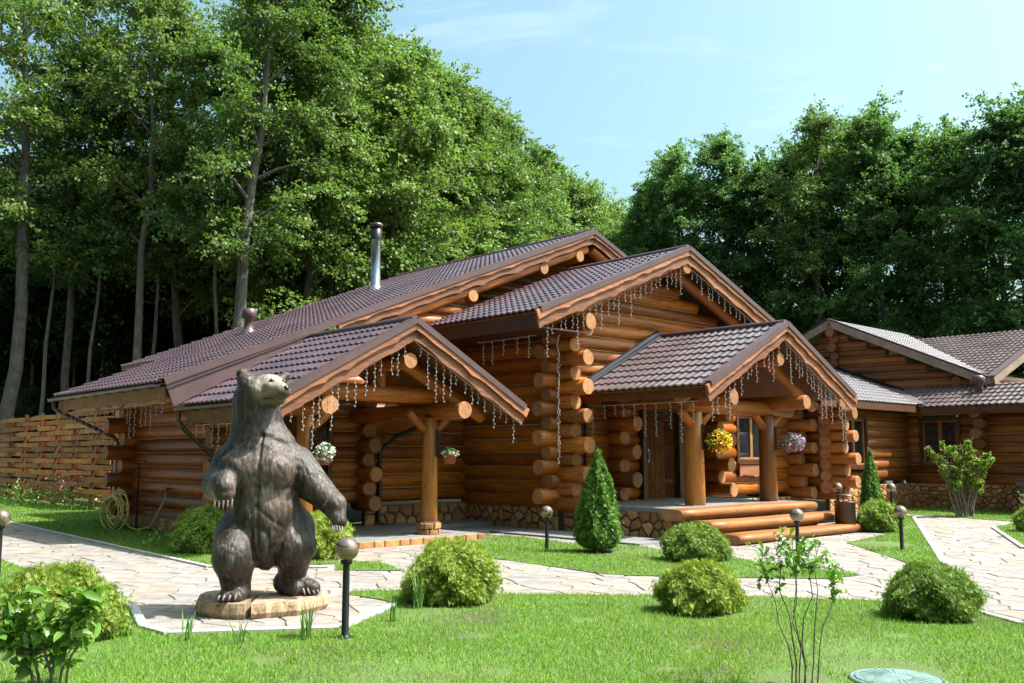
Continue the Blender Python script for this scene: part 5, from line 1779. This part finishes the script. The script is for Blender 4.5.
def bush(name, x, y, w, h, n, size, mat, seed, label, shape='globe', group=None, cat='bush', up=1.0):
    f = globe(w, h) if shape == 'globe' else cone_shape(w, h)
    n, size = int(n * 4.4), size * 0.70
    o = empty(name, (x, y, 0.02), seed * 1.3)
    tag(o, label, cat, group)
    V, F = spray_bush(f, n, size, seed, up)
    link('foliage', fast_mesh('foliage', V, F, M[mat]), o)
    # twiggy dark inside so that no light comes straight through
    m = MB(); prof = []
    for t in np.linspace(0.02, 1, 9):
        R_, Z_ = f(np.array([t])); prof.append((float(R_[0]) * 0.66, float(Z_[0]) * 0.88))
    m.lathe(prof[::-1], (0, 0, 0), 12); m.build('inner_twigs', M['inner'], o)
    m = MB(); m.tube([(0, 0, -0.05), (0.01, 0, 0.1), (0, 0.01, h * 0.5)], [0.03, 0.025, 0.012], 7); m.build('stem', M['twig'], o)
    return o
G = 'clipped evergreen bushes in the lawns'
bush('thuja_bush', -3.93, 8.45, 1.0, 0.58, 5200, 0.095, 'thuja_gold', 1, 'golden green round thuja bush at the left edge behind broad leaves', group=G)
bush('thuja_bush', -0.66, 10.62, 0.98, 0.60, 5200, 0.10, 'thuja_gold', 2, 'round yellow-green thuja bush right of the bear, tallest of the round bushes', group=G)
bush('thuja_bush', 1.93, 9.98, 0.86, 0.45, 4800, 0.09, 'thuja_gold', 3, 'low round thuja bush by the path, in front of another one below the steps', group=G)
bush('thuja_bush', 4.13, 9.6, 0.84, 0.47, 4800, 0.09, 'thuja', 4, 'round thuja bush with brownish patches at the corner of the right path', group=G)
bush('thuja_bush', 2.80, 14.75, 1.0, 0.50, 4200, 0.10, 'thuja', 5, 'round thuja bush in front of the stone porch base beside the steps', group=G)
bush('thuja_bush', 7.72, 20.3, 0.92, 0.58, 3200, 0.11, 'thuja', 6, 'round thuja bush at the foot of the small pointed thuja', group=G)
bush('thuja_bush', -5.12, 16.0, 0.95, 0.66, 3600, 0.11, 'thuja', 7, 'shaded green bush on the lawn left of and behind the bear', group=G)
bush('thuja_bush', -2.92, 15.1, 0.88, 0.64, 3400, 0.11, 'thuja_gold', 8, 'yellow-green bush seen under the bear\'s outstretched arm', group=G)
bush('thuja_bush', 10.95, 20.2, 0.8, 0.5, 2600, 0.10, 'thuja', 9, 'small bush at the right edge of the photo', group=G)
bush('pointed_thuja', 1.44, 16.0, 0.88, 1.52, 6200, 0.12, 'thuja_cone', 10, 'tall pointed thuja in front of the corner logs', 'cone', 'pointed thujas', 'thuja', 0.9)
bush('pointed_thuja', 7.85, 21.0, 0.66, 1.56, 3600, 0.12, 'thuja_cone', 11, 'smaller pointed thuja right of the right porch', 'cone', 'pointed thujas', 'thuja', 0.9)

def leaf_cloud_fine(cent, size, dirs, aspect, flat, r):
    """near leaves: pointed ovals folded along the midrib and drooping at the tip"""
    n = len(cent)
    a = unit(dirs + 0.55 * r.normal(size=(n, 3)))
    up = unit(np.stack([r.normal(0, flat, n), r.normal(0, flat, n), np.ones(n)], 1))
    side = unit(np.cross(up, a)); nr = unit(np.cross(a, side))
    s = size * r.uniform(0.6, 1.3, n)[:, None]
    w = s / aspect
    dn = np.array([0, 0, -1.0])
    P = [cent - a * s, cent - a * s * 0.25, cent + a * s * 0.45 + dn * s * 0.10, cent + a * s * 1.05 + dn * s * 0.36]
    L = [cent - a * s * 0.40 + side * w * 0.85 + nr * w * 0.3, cent + a * s * 0.40 + side * w * 0.75 + nr * w * 0.25 + dn * s * 0.12]
    Rr = [cent - a * s * 0.40 - side * w * 0.85 + nr * w * 0.3, cent + a * s * 0.40 - side * w * 0.75 + nr * w * 0.25 + dn * s * 0.12]
    V = np.stack(P + L + Rr, 1).reshape(-1, 3)
    T = np.array([(0, 6, 1), (0, 1, 4), (1, 6, 7), (1, 7, 2), (1, 2, 5), (1, 5, 4), (2, 7, 3), (2, 3, 5)])
    F = (np.arange(n)[:, None, None] * 8 + T[None]).reshape(-1, 3)
    return V, F

# ---- leafy shrubs with bare stems
def stem_shrub(name, x, y, stems, leaves, mat, label, cat, size, aspect=1.8, top=0.55):
    o = empty(name, (x, y, 0.015)); tag(o, label, cat)
    rr = random.Random(int(x * 100) + 7)
    cents, dirs = [], []
    m = MB()
    for (dx, dy, hgt, r0) in stems:
        p = [Vector((dx * 0.25 + rr.uniform(-.03, .03), rr.uniform(-.05, .05), -0.05))]
        k = 6
        for i in range(1, k + 1):
            t = i / k
            p.append(Vector((dx * (0.25 + 0.75 * t ** 1.2) + rr.uniform(-.03, .03) * hgt, dy * t ** 1.3 + rr.uniform(-.02, .02) * hgt, hgt * t)))
        m.tube(p, [r0 * (1 - 0.75 * i / k) for i in range(k + 1)], 6, cap=False)
        tips = [p[-1]]
        for b in range(5):
            t = rr.uniform(top, 0.97) * k; i = min(int(t), k - 1)
            q = p[i].lerp(p[i + 1], t - i)
            e = q + Vector((rr.uniform(-1, 1), rr.uniform(-1, 1), rr.uniform(0.2, 1.0))) * 0.17 * hgt
            m.tube([q, e], [r0 * 0.35, 0.002], 4, cap=False)
            tips.append(e)
            for _ in range(leaves // (5 * len(stems))):
                f = rr.random() ** 0.6
                c = q.lerp(e, f) + Vector((rr.gauss(0, 1), rr.gauss(0, 1), rr.gauss(0, 1))) * size * 0.9
                cents.append(tuple(c)); dirs.append((rr.uniform(-1, 1), rr.uniform(-1, 1), rr.uniform(-0.5, 0.25)))
    m.build('stems', M['twig'], o)
    V, F = leaf_cloud_fine(np.array(cents), size, np.array(dirs), aspect, 0.6, np.random.default_rng(int(abs(x) * 50)))
    link('foliage', fast_mesh('foliage', V, F, M[mat], True), o)
    return o
stem_shrub('young_shrub', 1.99, 6.72, [(-0.24, 0.0, 0.86, 0.006), (-0.15, 0.1, 0.98, 0.007), (-0.03, 0.05, 1.02, 0.007), (0.05, -0.1, 0.95, 0.007), (0.16, 0.05, 0.98, 0.006), (0.29, 0.02, 0.82, 0.006), (-0.08, -0.12, 0.9, 0.006)], 460, 'broad_leaf', 'thin bare-stemmed sapling with bright leaves beside the manhole cover', 'sapling', 0.026, 1.8, 0.74)
stem_shrub('leafy_shrub', -3.13, 6.75, [(-0.35, 0.05, 0.52, 0.012), (-0.16, 0.0, 0.62, 0.013), (0.08, 0.02, 0.60, 0.012), (0.22, -0.02, 0.58, 0.011), (-0.50, 0.1, 0.55, 0.011)], 440, 'broad_leaf', 'broad-leaved shrub at the bottom left in front of the golden bush', 'shrub', 0.055, 2.0, 0.22)
stem_shrub('tall_shrub', 11.75, 25.0, [(-0.75, 0, 1.62, 0.03), (-0.45, 0.2, 1.85, 0.032), (-0.1, -0.1, 1.92, 0.034), (0.3, 0.1, 1.86, 0.032), (0.6, 0, 1.66, 0.03), (0.15, 0.3, 1.8, 0.028), (-0.6, -0.2, 1.5, 0.026), (0.7, 0.1, 1.45, 0.026), (0.0, 0.2, 1.7, 0.02), (-0.3, 0.0, 1.6, 0.02), (0.45, -0.2, 1.6, 0.02)], 9500, 'thuja', 'tall leafy shrub with bare lower stems in front of the right house', 'shrub', 0.034, 1.9, 0.42)
stem_shrub('small_shrub', 13.2, 24.4, [(-0.2, 0, 0.5, 0.01), (0.1, 0.1, 0.6, 0.01), (0.25, 0, 0.45, 0.01)], 120, 'broad_leaf', 'small pale shrub against the stone base of the right house', 'shrub', 0.06, 1.9, 0.4)

# ---- iris tufts along the kerb
def tuft(x, y, n, h, label):
    V, F = [], []
    for i in range(n):
        a = rng.uniform(0, 6.28); l = rng.uniform(0.03, 0.13) * h / 0.3; hh = h * rng.uniform(0.55, 1.1); w = 0.007
        bx, by = rng.uniform(-0.04, 0.04, 2)
        sx, sy = math.cos(a + 1.57) * w, math.sin(a + 1.57) * w
        o = len(V)
        V += [(bx - sx, by - sy, 0), (bx + sx, by + sy, 0), (bx + math.cos(a) * l * 0.4 + sx, by + math.sin(a) * l * 0.4 + sy, hh * 0.6), (bx + math.cos(a) * l * 0.4 - sx, by + math.sin(a) * l * 0.4 - sy, hh * 0.6), (bx + math.cos(a) * l, by + math.sin(a) * l, hh)]
        F += [(o, o + 1, o + 2, o + 3), (o + 3, o + 2, o + 4)]
    t = link('iris_tuft', mesh('iris_tuft', V, F, M['iris']), None, (x, y, 0.015))
    tag(t, label, 'grass tuft', 'iris tufts along the edge of the bear paving')
for (x, y, n, h, lab) in [(-3.40, 8.62, 16, 0.30, 'leftmost tuft of sword-shaped leaves by the left paving corner'), (-2.80, 8.42, 9, 0.26, 'thin tuft of sword-shaped leaves left of the log slice front'),
                          (-2.30, 8.25, 12, 0.26, 'tuft of sword-shaped leaves below the middle of the log slice'), (-1.78, 8.45, 18, 0.34, 'fullest tuft of sword-shaped leaves just left of the near lamp'),
                          (-1.14, 9.35, 12, 0.22, 'tuft of sword-shaped leaves right of the near lamp'), (-0.98, 10.15, 16, 0.40, 'tall tuft of sword-shaped leaves against the round bush right of the bear')]:
    tuft(x, y, n, h, lab)

# small flowering plants along the fence
M['pink'] = leaf_mat('pink_petals', [(0.5, 0.16, 0.2), (0.6, 0.25, 0.28)], 0.3)
def flower_plant(x, y, w, h, n, mats, label, name='flowering_plant'):
    o = empty(name, (x, y, 0.01)); tag(o, label, 'plant', 'plants at the foot of the fence')
    r = np.random.default_rng(int(abs(x * 77)))
    P = r.normal(size=(n, 3)) * np.array([w / 2.6, w / 2.6, h / 5]) + np.array([0, 0, h * 0.45]); P[:, 2] = np.abs(P[:, 2])
    V, F = leaf_cloud(P, 0.05, None, 1.8, 0.7, r); link('foliage', fast_mesh('foliage', V, F, M['broad_leaf']), o)
    if mats:
        P = r.normal(size=(n // 4, 3)) * np.array([w / 5, w / 5, h / 7]) + np.array([0, 0, h * 0.85])
        V, F = leaf_cloud(P, 0.045, None, 1.2, 0.9, r); link('blossom', fast_mesh('blossom', V, F, M[mats]), o)
flower_plant(-13.9, 29.6, 0.8, 0.8, 260, 'pink', 'pink flowering plant at the foot of the woven fence')
flower_plant(-15.3, 30.5, 1.4, 0.9, 380, None, 'leafy plant at the fence foot left of the pink flowers')
flower_plant(-12.6, 28.4, 0.7, 0.45, 160, None, 'low leafy plant at the fence foot right of the pink flowers')
flower_plant(-5.9, 17.1, 0.8, 0.42, 200, None, 'low weedy plant on the lawn left of the shaded bush')
# ------------------------------------------------------------------ garden lamps
M['globe'] = plain('smoked_mirror_globe', (0.30, 0.22, 0.18), 0.10, 0.75, 0.1, 2.0)
def lamp_meshes():
    m = MB(); m.lathe([(0.10, 0.0), (0.10, 0.015), (0.075, 0.03), (0.04, 0.03), (0.033, 0.05), (0.030, 1.0)], n=14)
    post_me = mesh('lamp_post', m.v, m.f, M['black'], None, m.sm)
    m = MB(); m.lathe([(0.03, -0.02), (0.05, -0.005), (0.055, 0.02), (0.045, 0.03)], n=14)
    col_me = mesh('lamp_collar', m.v, m.f, M['black'], None, m.sm)
    m = MB(); m.sphere((0, 0, 0.118), 0.107, 24, 16)
    gl_me = mesh('lamp_globe', m.v, m.f, M['globe'], None, m.sm)
    return post_me, col_me, gl_me
LPM = lamp_meshes()
def lamp(x, y, h, label):
    o = empty('garden_lamp', (x, y, 0.012)); tag(o, label, 'lamp', 'low garden lamps with globe heads')
    p = link('lamp_post', LPM[0], o); p.scale = (1, 1, h - 0.21)
    link('lamp_collar', LPM[1], o, (0, 0, h - 0.21)); link('lamp_globe', LPM[2], o, (0, 0, h - 0.21))
lamp(-1.46, 8.55, 0.86, 'nearest globe lamp, right of the bear statue')
lamp(-6.2, 11.7, 0.93, 'globe lamp at the left edge above the golden bush')
lamp(0.59, 16.35, 0.73, 'globe lamp left of the tall pointed thuja')
lamp(6.53, 16.2, 0.74, 'globe lamp on the grass triangle between the two right paths')
lamp(6.98, 20.6, 1.0, 'globe lamp behind the brown bin beside the steps')
lamp(8.68, 22.0, 0.95, 'globe lamp right of the small pointed thuja')
lamp(10.15, 19.0, 0.83, 'globe lamp at the right edge of the photo')
lamp(4.43, 15.0, 0.76, 'globe lamp behind the sapling, in front of the steps')

# ---- brown bin by the steps
bn = empty('ash_bin', (6.95, 20.1, 0.012)); tag(bn, 'brown cylindrical metal bin standing beside the log steps', 'bin')
m = MB(); m.lathe([(0.20, 0.0), (0.21, 0.02), (0.21, 0.60), (0.225, 0.61), (0.225, 0.64), (0.19, 0.645), (0.19, 0.30)], n=20); m.build('bin_body', M['gutter'], bn)
m = MB()
for t in (0, 2.1, 4.2): m.tube([(0.17 * math.cos(t), 0.17 * math.sin(t), 0.62), (0.17 * math.cos(t), 0.17 * math.sin(t), 0.76)], 0.012, 6)
m.build('lid_support', M['black'], bn)
m = MB(); m.lathe([(0.19, 0.755), (0.19, 0.77), (0.05, 0.79)], n=18); m.build('bin_lid', M['gutter'], bn)

# ---- manhole cover
mc = empty('manhole_cover', (2.72, 6.94, 0.0)); tag(mc, 'round teal green manhole cover set in the front lawn', 'manhole cover')
M['teal'] = plain('teal_plastic', (0.10, 0.17, 0.155), 0.75, 0, 0.15, 14, 0.002)
m = MB(); m.lathe([(0.325, 0.0), (0.325, 0.035), (0.31, 0.042), (0.298, 0.042), (0.295, 0.03)], n=40); m.build('rim', M['teal'], mc)
m = MB(); m.lathe([(0.29, 0.0), (0.29, 0.042), (0.275, 0.047), (0.02, 0.055)], n=40)
for k in range(24):
    t = 2 * math.pi * k / 24
    m.tube([(0.10 * math.cos(t), 0.10 * math.sin(t), 0.052), (0.26 * math.cos(t), 0.26 * math.sin(t), 0.047)], 0.005, 5)
m.build('lid', M['teal'], mc)

# ---- woven board fence
fence = empty('woven_fence', W(10.5, -33, 0)); fence.rotation_euler = (0, 0, ANG)
tag(fence, 'tall brown fence of horizontal boards woven around dark posts', 'fence')
pv = [-44.4, -42.6, -40.75, -38.6, -36.85, -35.1, -33.45, -31.75, -30.0, -28.3]
def fpnt(v, off, z): return Vector((off, -(v + 33), z))
for v in pv:
    m = MB(); m.box(fpnt(v - 0.05, -0.05, -0.05), fpnt(v + 0.05, 0.05, 3.05)); m.build('fence_post', M['darkwood'], fence)
for v in [(a + b) / 2 for a, b in zip(pv, pv[1:])]:
    pass
ncourse, bh = 16, 0.150
for c in range(ncourse):
    z = 0.16 + c * 0.182
    # boards span three bays each, the joints stagger
    st = c % 3
    brk = [0] + [i for i in range(1, len(pv) - 1) if (i + st) % 3 == 0] + [len(pv) - 1]
    for a, b in zip(brk, brk[1:]):
        V_, F_ = [], []
        ns = max(2, (b - a) * 6 + 1)
        dz = random.uniform(-0.018, 0.018); sk = random.uniform(-0.012, 0.012)
        for i in range(ns):
            q = a + (b - a) * i / (ns - 1)
            k = min(int(q), len(pv) - 2); f = q - k
            v = pv[k] + (pv[k + 1] - pv[k]) * f
            off = (0.11 if c % 2 else -0.11) * math.cos(math.pi * q)
            hh = bh * 0.5 * (1 + 0.05 * math.sin(q * 5 + c))
            for (o_, zz) in ((-0.014, -hh), (0.014, -hh), (0.014, hh), (-0.014, hh)):
                V_.append(fpnt(v, off + o_, z + dz + sk * (q - a) + zz))
        for i in range(ns - 1):
            for j in range(4):
                F_.append((i * 4 + j, i * 4 + (j + 1) % 4, (i + 1) * 4 + (j + 1) % 4, (i + 1) * 4 + j))
        F_ += [(3, 2, 1, 0), tuple((ns - 1) * 4 + j for j in range(4))]
        me = mesh('board', V_, F_, M['fence_b'] if False else M['fence'])
        bm = bmesh.new(); bm.from_mesh(me); bmesh.ops.recalc_face_normals(bm, faces=bm.faces[:]); bm.to_mesh(me); bm.free()
        link('board', me, fence)

# ---- yellow garden hose, coiled against the wall, with tap
M['hose'] = plain('yellow_hose', (0.50, 0.40, 0.08), 0.45)
hr = random.Random(3)
m = MB()
base = W(8.05, -21.2, 0)
pts = []
for i in range(260):
    t = i / 260
    a = t * 2 * math.pi * 9
    r = 0.30 + 0.07 * math.sin(a * 0.37 + 1) + 0.06 * math.sin(t * 31)
    u_, z_ = r * math.cos(a), r * math.sin(a)
    pts.append(base + BV * (u_ * (1.55 + 0.1 * math.sin(t * 13)) - 0.05 * math.sin(t * 9)) + AU * (-0.10 + 0.16 * math.sin(a * 0.5 + t * 20) * 0.5 + 0.05 * math.sin(t * 17)) + Vector((0, 0, 0.42 + z_ * (0.95 + 0.15 * math.sin(t * 21)))))
pts += [base + BV * 0.55 + Vector((0, 0, 0.08)), base + BV * 0.95 + Vector((0, 0, 0.05)), base + BV * 1.25 + AU * 0.15 + Vector((0, 0, 0.12)), base + BV * 1.42 + AU * 0.25 + Vector((0, 0, 0.45)), base + BV * 1.5 + AU * 0.36 + Vector((0, 0, 0.74))]
m.tube(pts, 0.016, 7)
ho = m.build('garden_hose', M['hose']); tag(ho, 'yellow garden hose coiled in loops against the log wall', 'hose')
tp = empty('garden_tap', base + BV * 1.5 + AU * 0.36); tag(tp, 'small tap with blue connector on the log wall above the hose', 'tap')
m = MB(); m.tube([(0, 0, 0.74), (0, 0, 0.84)], 0.024, 8); m.build('hose_connector', plain('blue_plastic', (0.02, 0.16, 0.42), 0.4), tp)
m = MB(); m.tube([(0, 0, 0.84), (0, 0, 0.90), (AU * 0.2 + Vector((0, 0, 0.92)))], 0.018, 8); m.tube([Vector((0, 0, 0.93)) - BV * 0.06, Vector((0, 0, 0.93)) + BV * 0.06], 0.010, 6); m.build('valve', M['black'], tp)
sp_ = empty('hose_hanger', W(8.3, -20.95, 0)); tag(sp_, 'bent black pipe standing at the log wall behind the hose', 'pipe')
m = MB(); m.tube([(0, 0, -0.05), (0, 0, 1.42), tuple(BV * 0.03 + Vector((0, 0, 1.46))), tuple(BV * 0.36 + Vector((0, 0, 1.46)))], 0.022, 8); m.build('pipe', M['black'], sp_)

# ---- hanging flower baskets on scrolled brackets
M['iron'] = M['black']
M['pot'] = plain('terracotta_plastic', (0.30, 0.075, 0.04), 0.55)
M['pet_y'] = leaf_mat('yellow_petals', [(0.75, 0.42, 0.01), (0.80, 0.52, 0.02), (0.70, 0.33, 0.01)], 0.25, 0.5, (1, 0.9, 0.3))
M['pet_p'] = leaf_mat('purple_petals', [(0.42, 0.28, 0.50), (0.55, 0.42, 0.62), (0.40, 0.16, 0.34), (0.62, 0.52, 0.66)], 0.25, 0.5, (1, 0.9, 1))
M['pet_w'] = leaf_mat('white_petals', [(0.65, 0.68, 0.66), (0.75, 0.76, 0.75)], 0.25, 0.5, (1, 1, 1))
def bracket(u, v, z, d, label):
    """scrolled iron bracket fixed to a post at (u, v), reaching out along direction d"""
    o = empty('scroll_bracket', W(u, v, z)); tag(o, label, 'bracket', 'scrolled iron brackets on the porch posts')
    d = Vector(d).normalized()
    m = MB()
    m.box(-Vector((0.02, 0.02, 0.2)), Vector((0.02, 0.02, 0.32)))
    m.build('back_plate', M['iron'], o)
    m = MB()
    m.tube([d * 0.02 + ZZ * 0.26, d * 0.20 + ZZ * 0.30, d * 0.34 + ZZ * 0.27], 0.010, 6)
    for (c0, c1, r0, tr) in ((0.16, 0.12, 0.12, 1), (0.12, -0.08, 0.09, -1)):
        pts_ = []
        for i in range(26):
            t = i / 25; a = tr * (t * 3.4 * math.pi) + 0.5; r = r0 * (1 - 0.75 * t)
            pts_.append(d * (c0 + r * math.cos(a)) + ZZ * (c1 + r * math.sin(a)))
        m.tube(pts_, 0.009, 6)
    m.build('scroll', M['iron'], o)
    return W(u, v, z) + d * 0.34 + ZZ * 0.27
def basket(p, drop, w, h, petals, n, npet, label, potr=0.12, group='hanging flower baskets'):
    o = empty('hanging_basket', p - Vector((0, 0, drop))); tag(o, label, 'flower basket', group)
    m = MB(); m.lathe([(potr * 0.65, -0.17), (potr * 0.7, -0.17), (potr, -0.02), (potr * 1.1, -0.02), (potr * 1.1, 0.02), (potr, 0.02)], n=16); m.build('pot', M['pot'], o)
    m = MB()
    for k in range(3):
        t = k * 2.094
        m.tube([(potr * math.cos(t), potr * math.sin(t), 0.0), (0, 0, drop - 0.02)], 0.003, 4)
    m.build('hanger', M['iron'], o)
    r = np.random.default_rng(n)
    P = unit(r.normal(size=(n, 3))) * (r.random((n, 1)) ** 0.4) * np.array([w / 2, w / 2, h / 2]) + np.array([0, 0, 0.04])
    V, F = leaf_cloud(P, 0.032, None, 1.9, 0.8, r); link('foliage', fast_mesh('foliage', V, F, M['broad_leaf']), o)
    d = unit(r.normal(size=(npet, 3)) + np.array([0.3, -0.5, 0.2]))
    P = d * np.array([w / 2, w / 2, h / 2]) * r.uniform(0.8, 1.1, (npet, 1)) + np.array([0, 0, 0.03])
    V, F = leaf_cloud(P, 0.026, None, 1.0, 0.9, r); link('blossom', fast_mesh('blossom', V, F, M[petals]), o)
e = bracket(16.05 + 0.05, -11.60, 1.92, BV + AU * 0.2, 'iron bracket on the front left post of the right porch')
basket(e, 0.34, 0.52, 0.46, 'pet_y', 520, 260, 'hanging basket of yellow flowers on the right porch left post')
e = bracket(18.7 + 0.05, -11.56, 1.92, BV * 0.8 + AU * 0.4, 'iron bracket on the front right post of the right porch')
basket(e, 0.34, 0.55, 0.40, 'pet_p', 420, 360, 'hanging basket of purple flowers on the right porch right post')
e = bracket(11.32 + 0.04, -14.32, 1.78, BV + AU * 0.1, 'iron bracket on the right post of the left porch')
basket(e, 0.44, 0.32, 0.20, 'pet_w', 260, 60, 'red pot with small white flowers on the left porch post', 0.13)
e = bracket(8.6 + 0.04, -14.32, 1.78, BV + AU * 0.1, 'iron bracket on the left porch post just behind the bear')
basket(e, 0.44, 0.34, 0.34, 'pet_w', 260, 150, 'white flowers hanging just behind the bear shoulder', 0.11)

# ---- icicle light chains
def lights(p0, p1, parent_label, n, lens, seed, sag=0.02):
    """a cable from p0 to p1 (world), strands of small bulbs hanging from it"""
    rr = random.Random(seed)
    p0, p1 = Vector(p0), Vector(p1)
    o = empty('icicle_lights', p0); tag(o, parent_label, 'string lights', 'white icicle light chains')
    m = MB(); m.tube([(p1 - p0) * (i / 12) - ZZ * sag * abs(math.sin(i * 1.7)) for i in range(13)], 0.005, 5); m.build('cable', M['lights'], o)
    n = int(n * 1.35)
    for i in range(n):
        t = (i + 0.5 + rr.uniform(-0.25, 0.25)) / n
        q = (p1 - p0) * t
        L = rr.choice(lens) * rr.uniform(0.85, 1.15)
        m = MB()
        pts_ = []; k = max(3, int(L / 0.12)); x = 0
        for j in range(k + 1):
            pts_.append(q + Vector((rr.uniform(-.008, .008), rr.uniform(-.008, .008), -L * j / k)))
        m.tube(pts_, 0.003, 4, cap=False)
        nb = max(3, int(L / 0.065))
        for j in range(nb):
            z = -L * (j + 0.5) / nb; sd = 1 if j % 2 else -1
            c = q + Vector((sd * 0.016, rr.uniform(-.012, .012), z - 0.012))
            m.add([c + Vector(v_) * 0.0085 for v_ in ((0, 0, 1.5), (1, 0, 0), (0, 1, 0), (-1, 0, 0), (0, -1, 0), (0, 0, -1.5))],
                  [(0, 1, 2), (0, 2, 3), (0, 3, 4), (0, 4, 1), (5, 2, 1), (5, 3, 2), (5, 4, 3), (5, 1, 4)], False)
        m.build('light_strand', M['lights'], o)
LN = (0.22, 0.45, 0.75, 0.35, 0.6)
lights(W(7.7, -13.52, 2.30), W(10.1, -13.52, 3.62), 'icicle lights along the left edge of the left porch gable', 11, LN, 1)
lights(W(10.2, -13.52, 3.62), W(12.7, -13.52, 2.26), 'icicle lights along the right edge of the left porch gable', 11, LN, 2)
lights(W(7.3, -22.8, 2.58), W(7.3, -17.3, 2.58), 'icicle lights under the far left eave above the hose', 17, LN, 3)
lights(W(7.6, -16.7, 2.16), W(7.6, -13.8, 2.16), 'icicle lights under the left porch eave left of the bear', 8, LN, 4)
lights(W(13.2, -13.28, 4.20), W(17.8, -13.28, 6.02), 'icicle lights along the left edge of the middle gable', 19, (0.25, 0.4, 0.65, 0.3), 5)
lights(W(18.0, -13.28, 6.02), W(22.0, -13.28, 4.40), 'icicle lights along the right edge of the middle gable', 14, (0.25, 0.4, 0.55, 0.3), 6)
lights(W(15.1, -10.70, 2.68), W(17.65, -10.70, 4.0), 'icicle lights along the left edge of the right porch gable', 10, (0.25, 0.5, 0.8, 0.4), 7)
lights(W(17.85, -10.70, 4.0), W(20.4, -10.70, 2.66), 'icicle lights along the right edge of the right porch gable', 13, (0.25, 0.5, 0.8, 0.4), 8)
lights(W(15.15, -13.9, 2.66), W(15.15, -11.0, 2.66), 'icicle lights under the left eave of the right porch', 8, (0.25, 0.5, 0.8, 0.4), 9)
lights(W(13.3, -15.4, 4.02), W(13.3, -13.6, 4.02), 'short icicle lights under the left eave of the middle gable', 4, (0.3, 0.5), 10)
# the long chain hanging down the corner logs
o = empty('light_chain', W(14.15, -13.80, 0)); tag(o, 'long white light chain hanging down the corner of the logs', 'string lights', 'white icicle light chains')
m = MB(); rr = random.Random(9); pts_ = [Vector((rr.uniform(-.03, .03), rr.uniform(-.02, .02), 4.1 - 2.7 * j / 20)) for j in range(21)]
m.tube(pts_, 0.006, 4, cap=False)
for j in range(60):
    c = Vector((rr.uniform(-.03, .03), rr.uniform(-.03, .03), 4.1 - 2.7 * j / 60))
    m.add([c + Vector(v_) * 0.013 for v_ in ((0, 0, 1.5), (1, 0, 0), (0, 1, 0), (-1, 0, 0), (0, -1, 0), (0, 0, -1.5))],
          [(0, 1, 2), (0, 2, 3), (0, 3, 4), (0, 4, 1), (5, 2, 1), (5, 3, 2), (5, 4, 3), (5, 1, 4)], False)
m.build('light_strand', M['lights'], o)
# concrete pot with pink flowers on a ledge by the right house
pt = empty('flower_pot', W(28.55, -9.35, 0)); tag(pt, 'grey pot with pink flowers on a ledge at the right edge', 'flower pot')
m = MB(); m.lathe([(0.22, 0.86), (0.30, 1.0), (0.32, 1.3), (0.30, 1.32)], n=18); m.build('pot', M['kerb'], pt)
r = np.random.default_rng(4)
P = unit(r.normal(size=(240, 3))) * np.array([0.42, 0.42, 0.28]) * r.random((240, 1)) ** 0.4 + np.array([0, 0, 1.52])
V, F = leaf_cloud(P, 0.05, None, 1.5, 0.8, r); link('foliage', fast_mesh('foliage', V, F, M['broad_leaf']), pt)
M['magenta'] = leaf_mat('magenta_petals', [(0.55, 0.04, 0.25), (0.65, 0.10, 0.35)], 0.25, 0.5, (1, 0.6, 0.8))
P = unit(r.normal(size=(120, 3))) * np.array([0.44, 0.44, 0.3]) + np.array([0, 0, 1.55])
V, F = leaf_cloud(P, 0.045, None, 1.0, 0.9, r); link('blossom', fast_mesh('blossom', V, F, M['magenta']), pt)
m = MB(); m.box((-0.5, -0.5, 0.78), (0.5, 0.5, 0.86)); m.box((-0.42, -0.42, 0.0), (0.42, 0.42, 0.78)); m.build('ledge', M['slab'], pt)
bpy.context.view_layer.update()
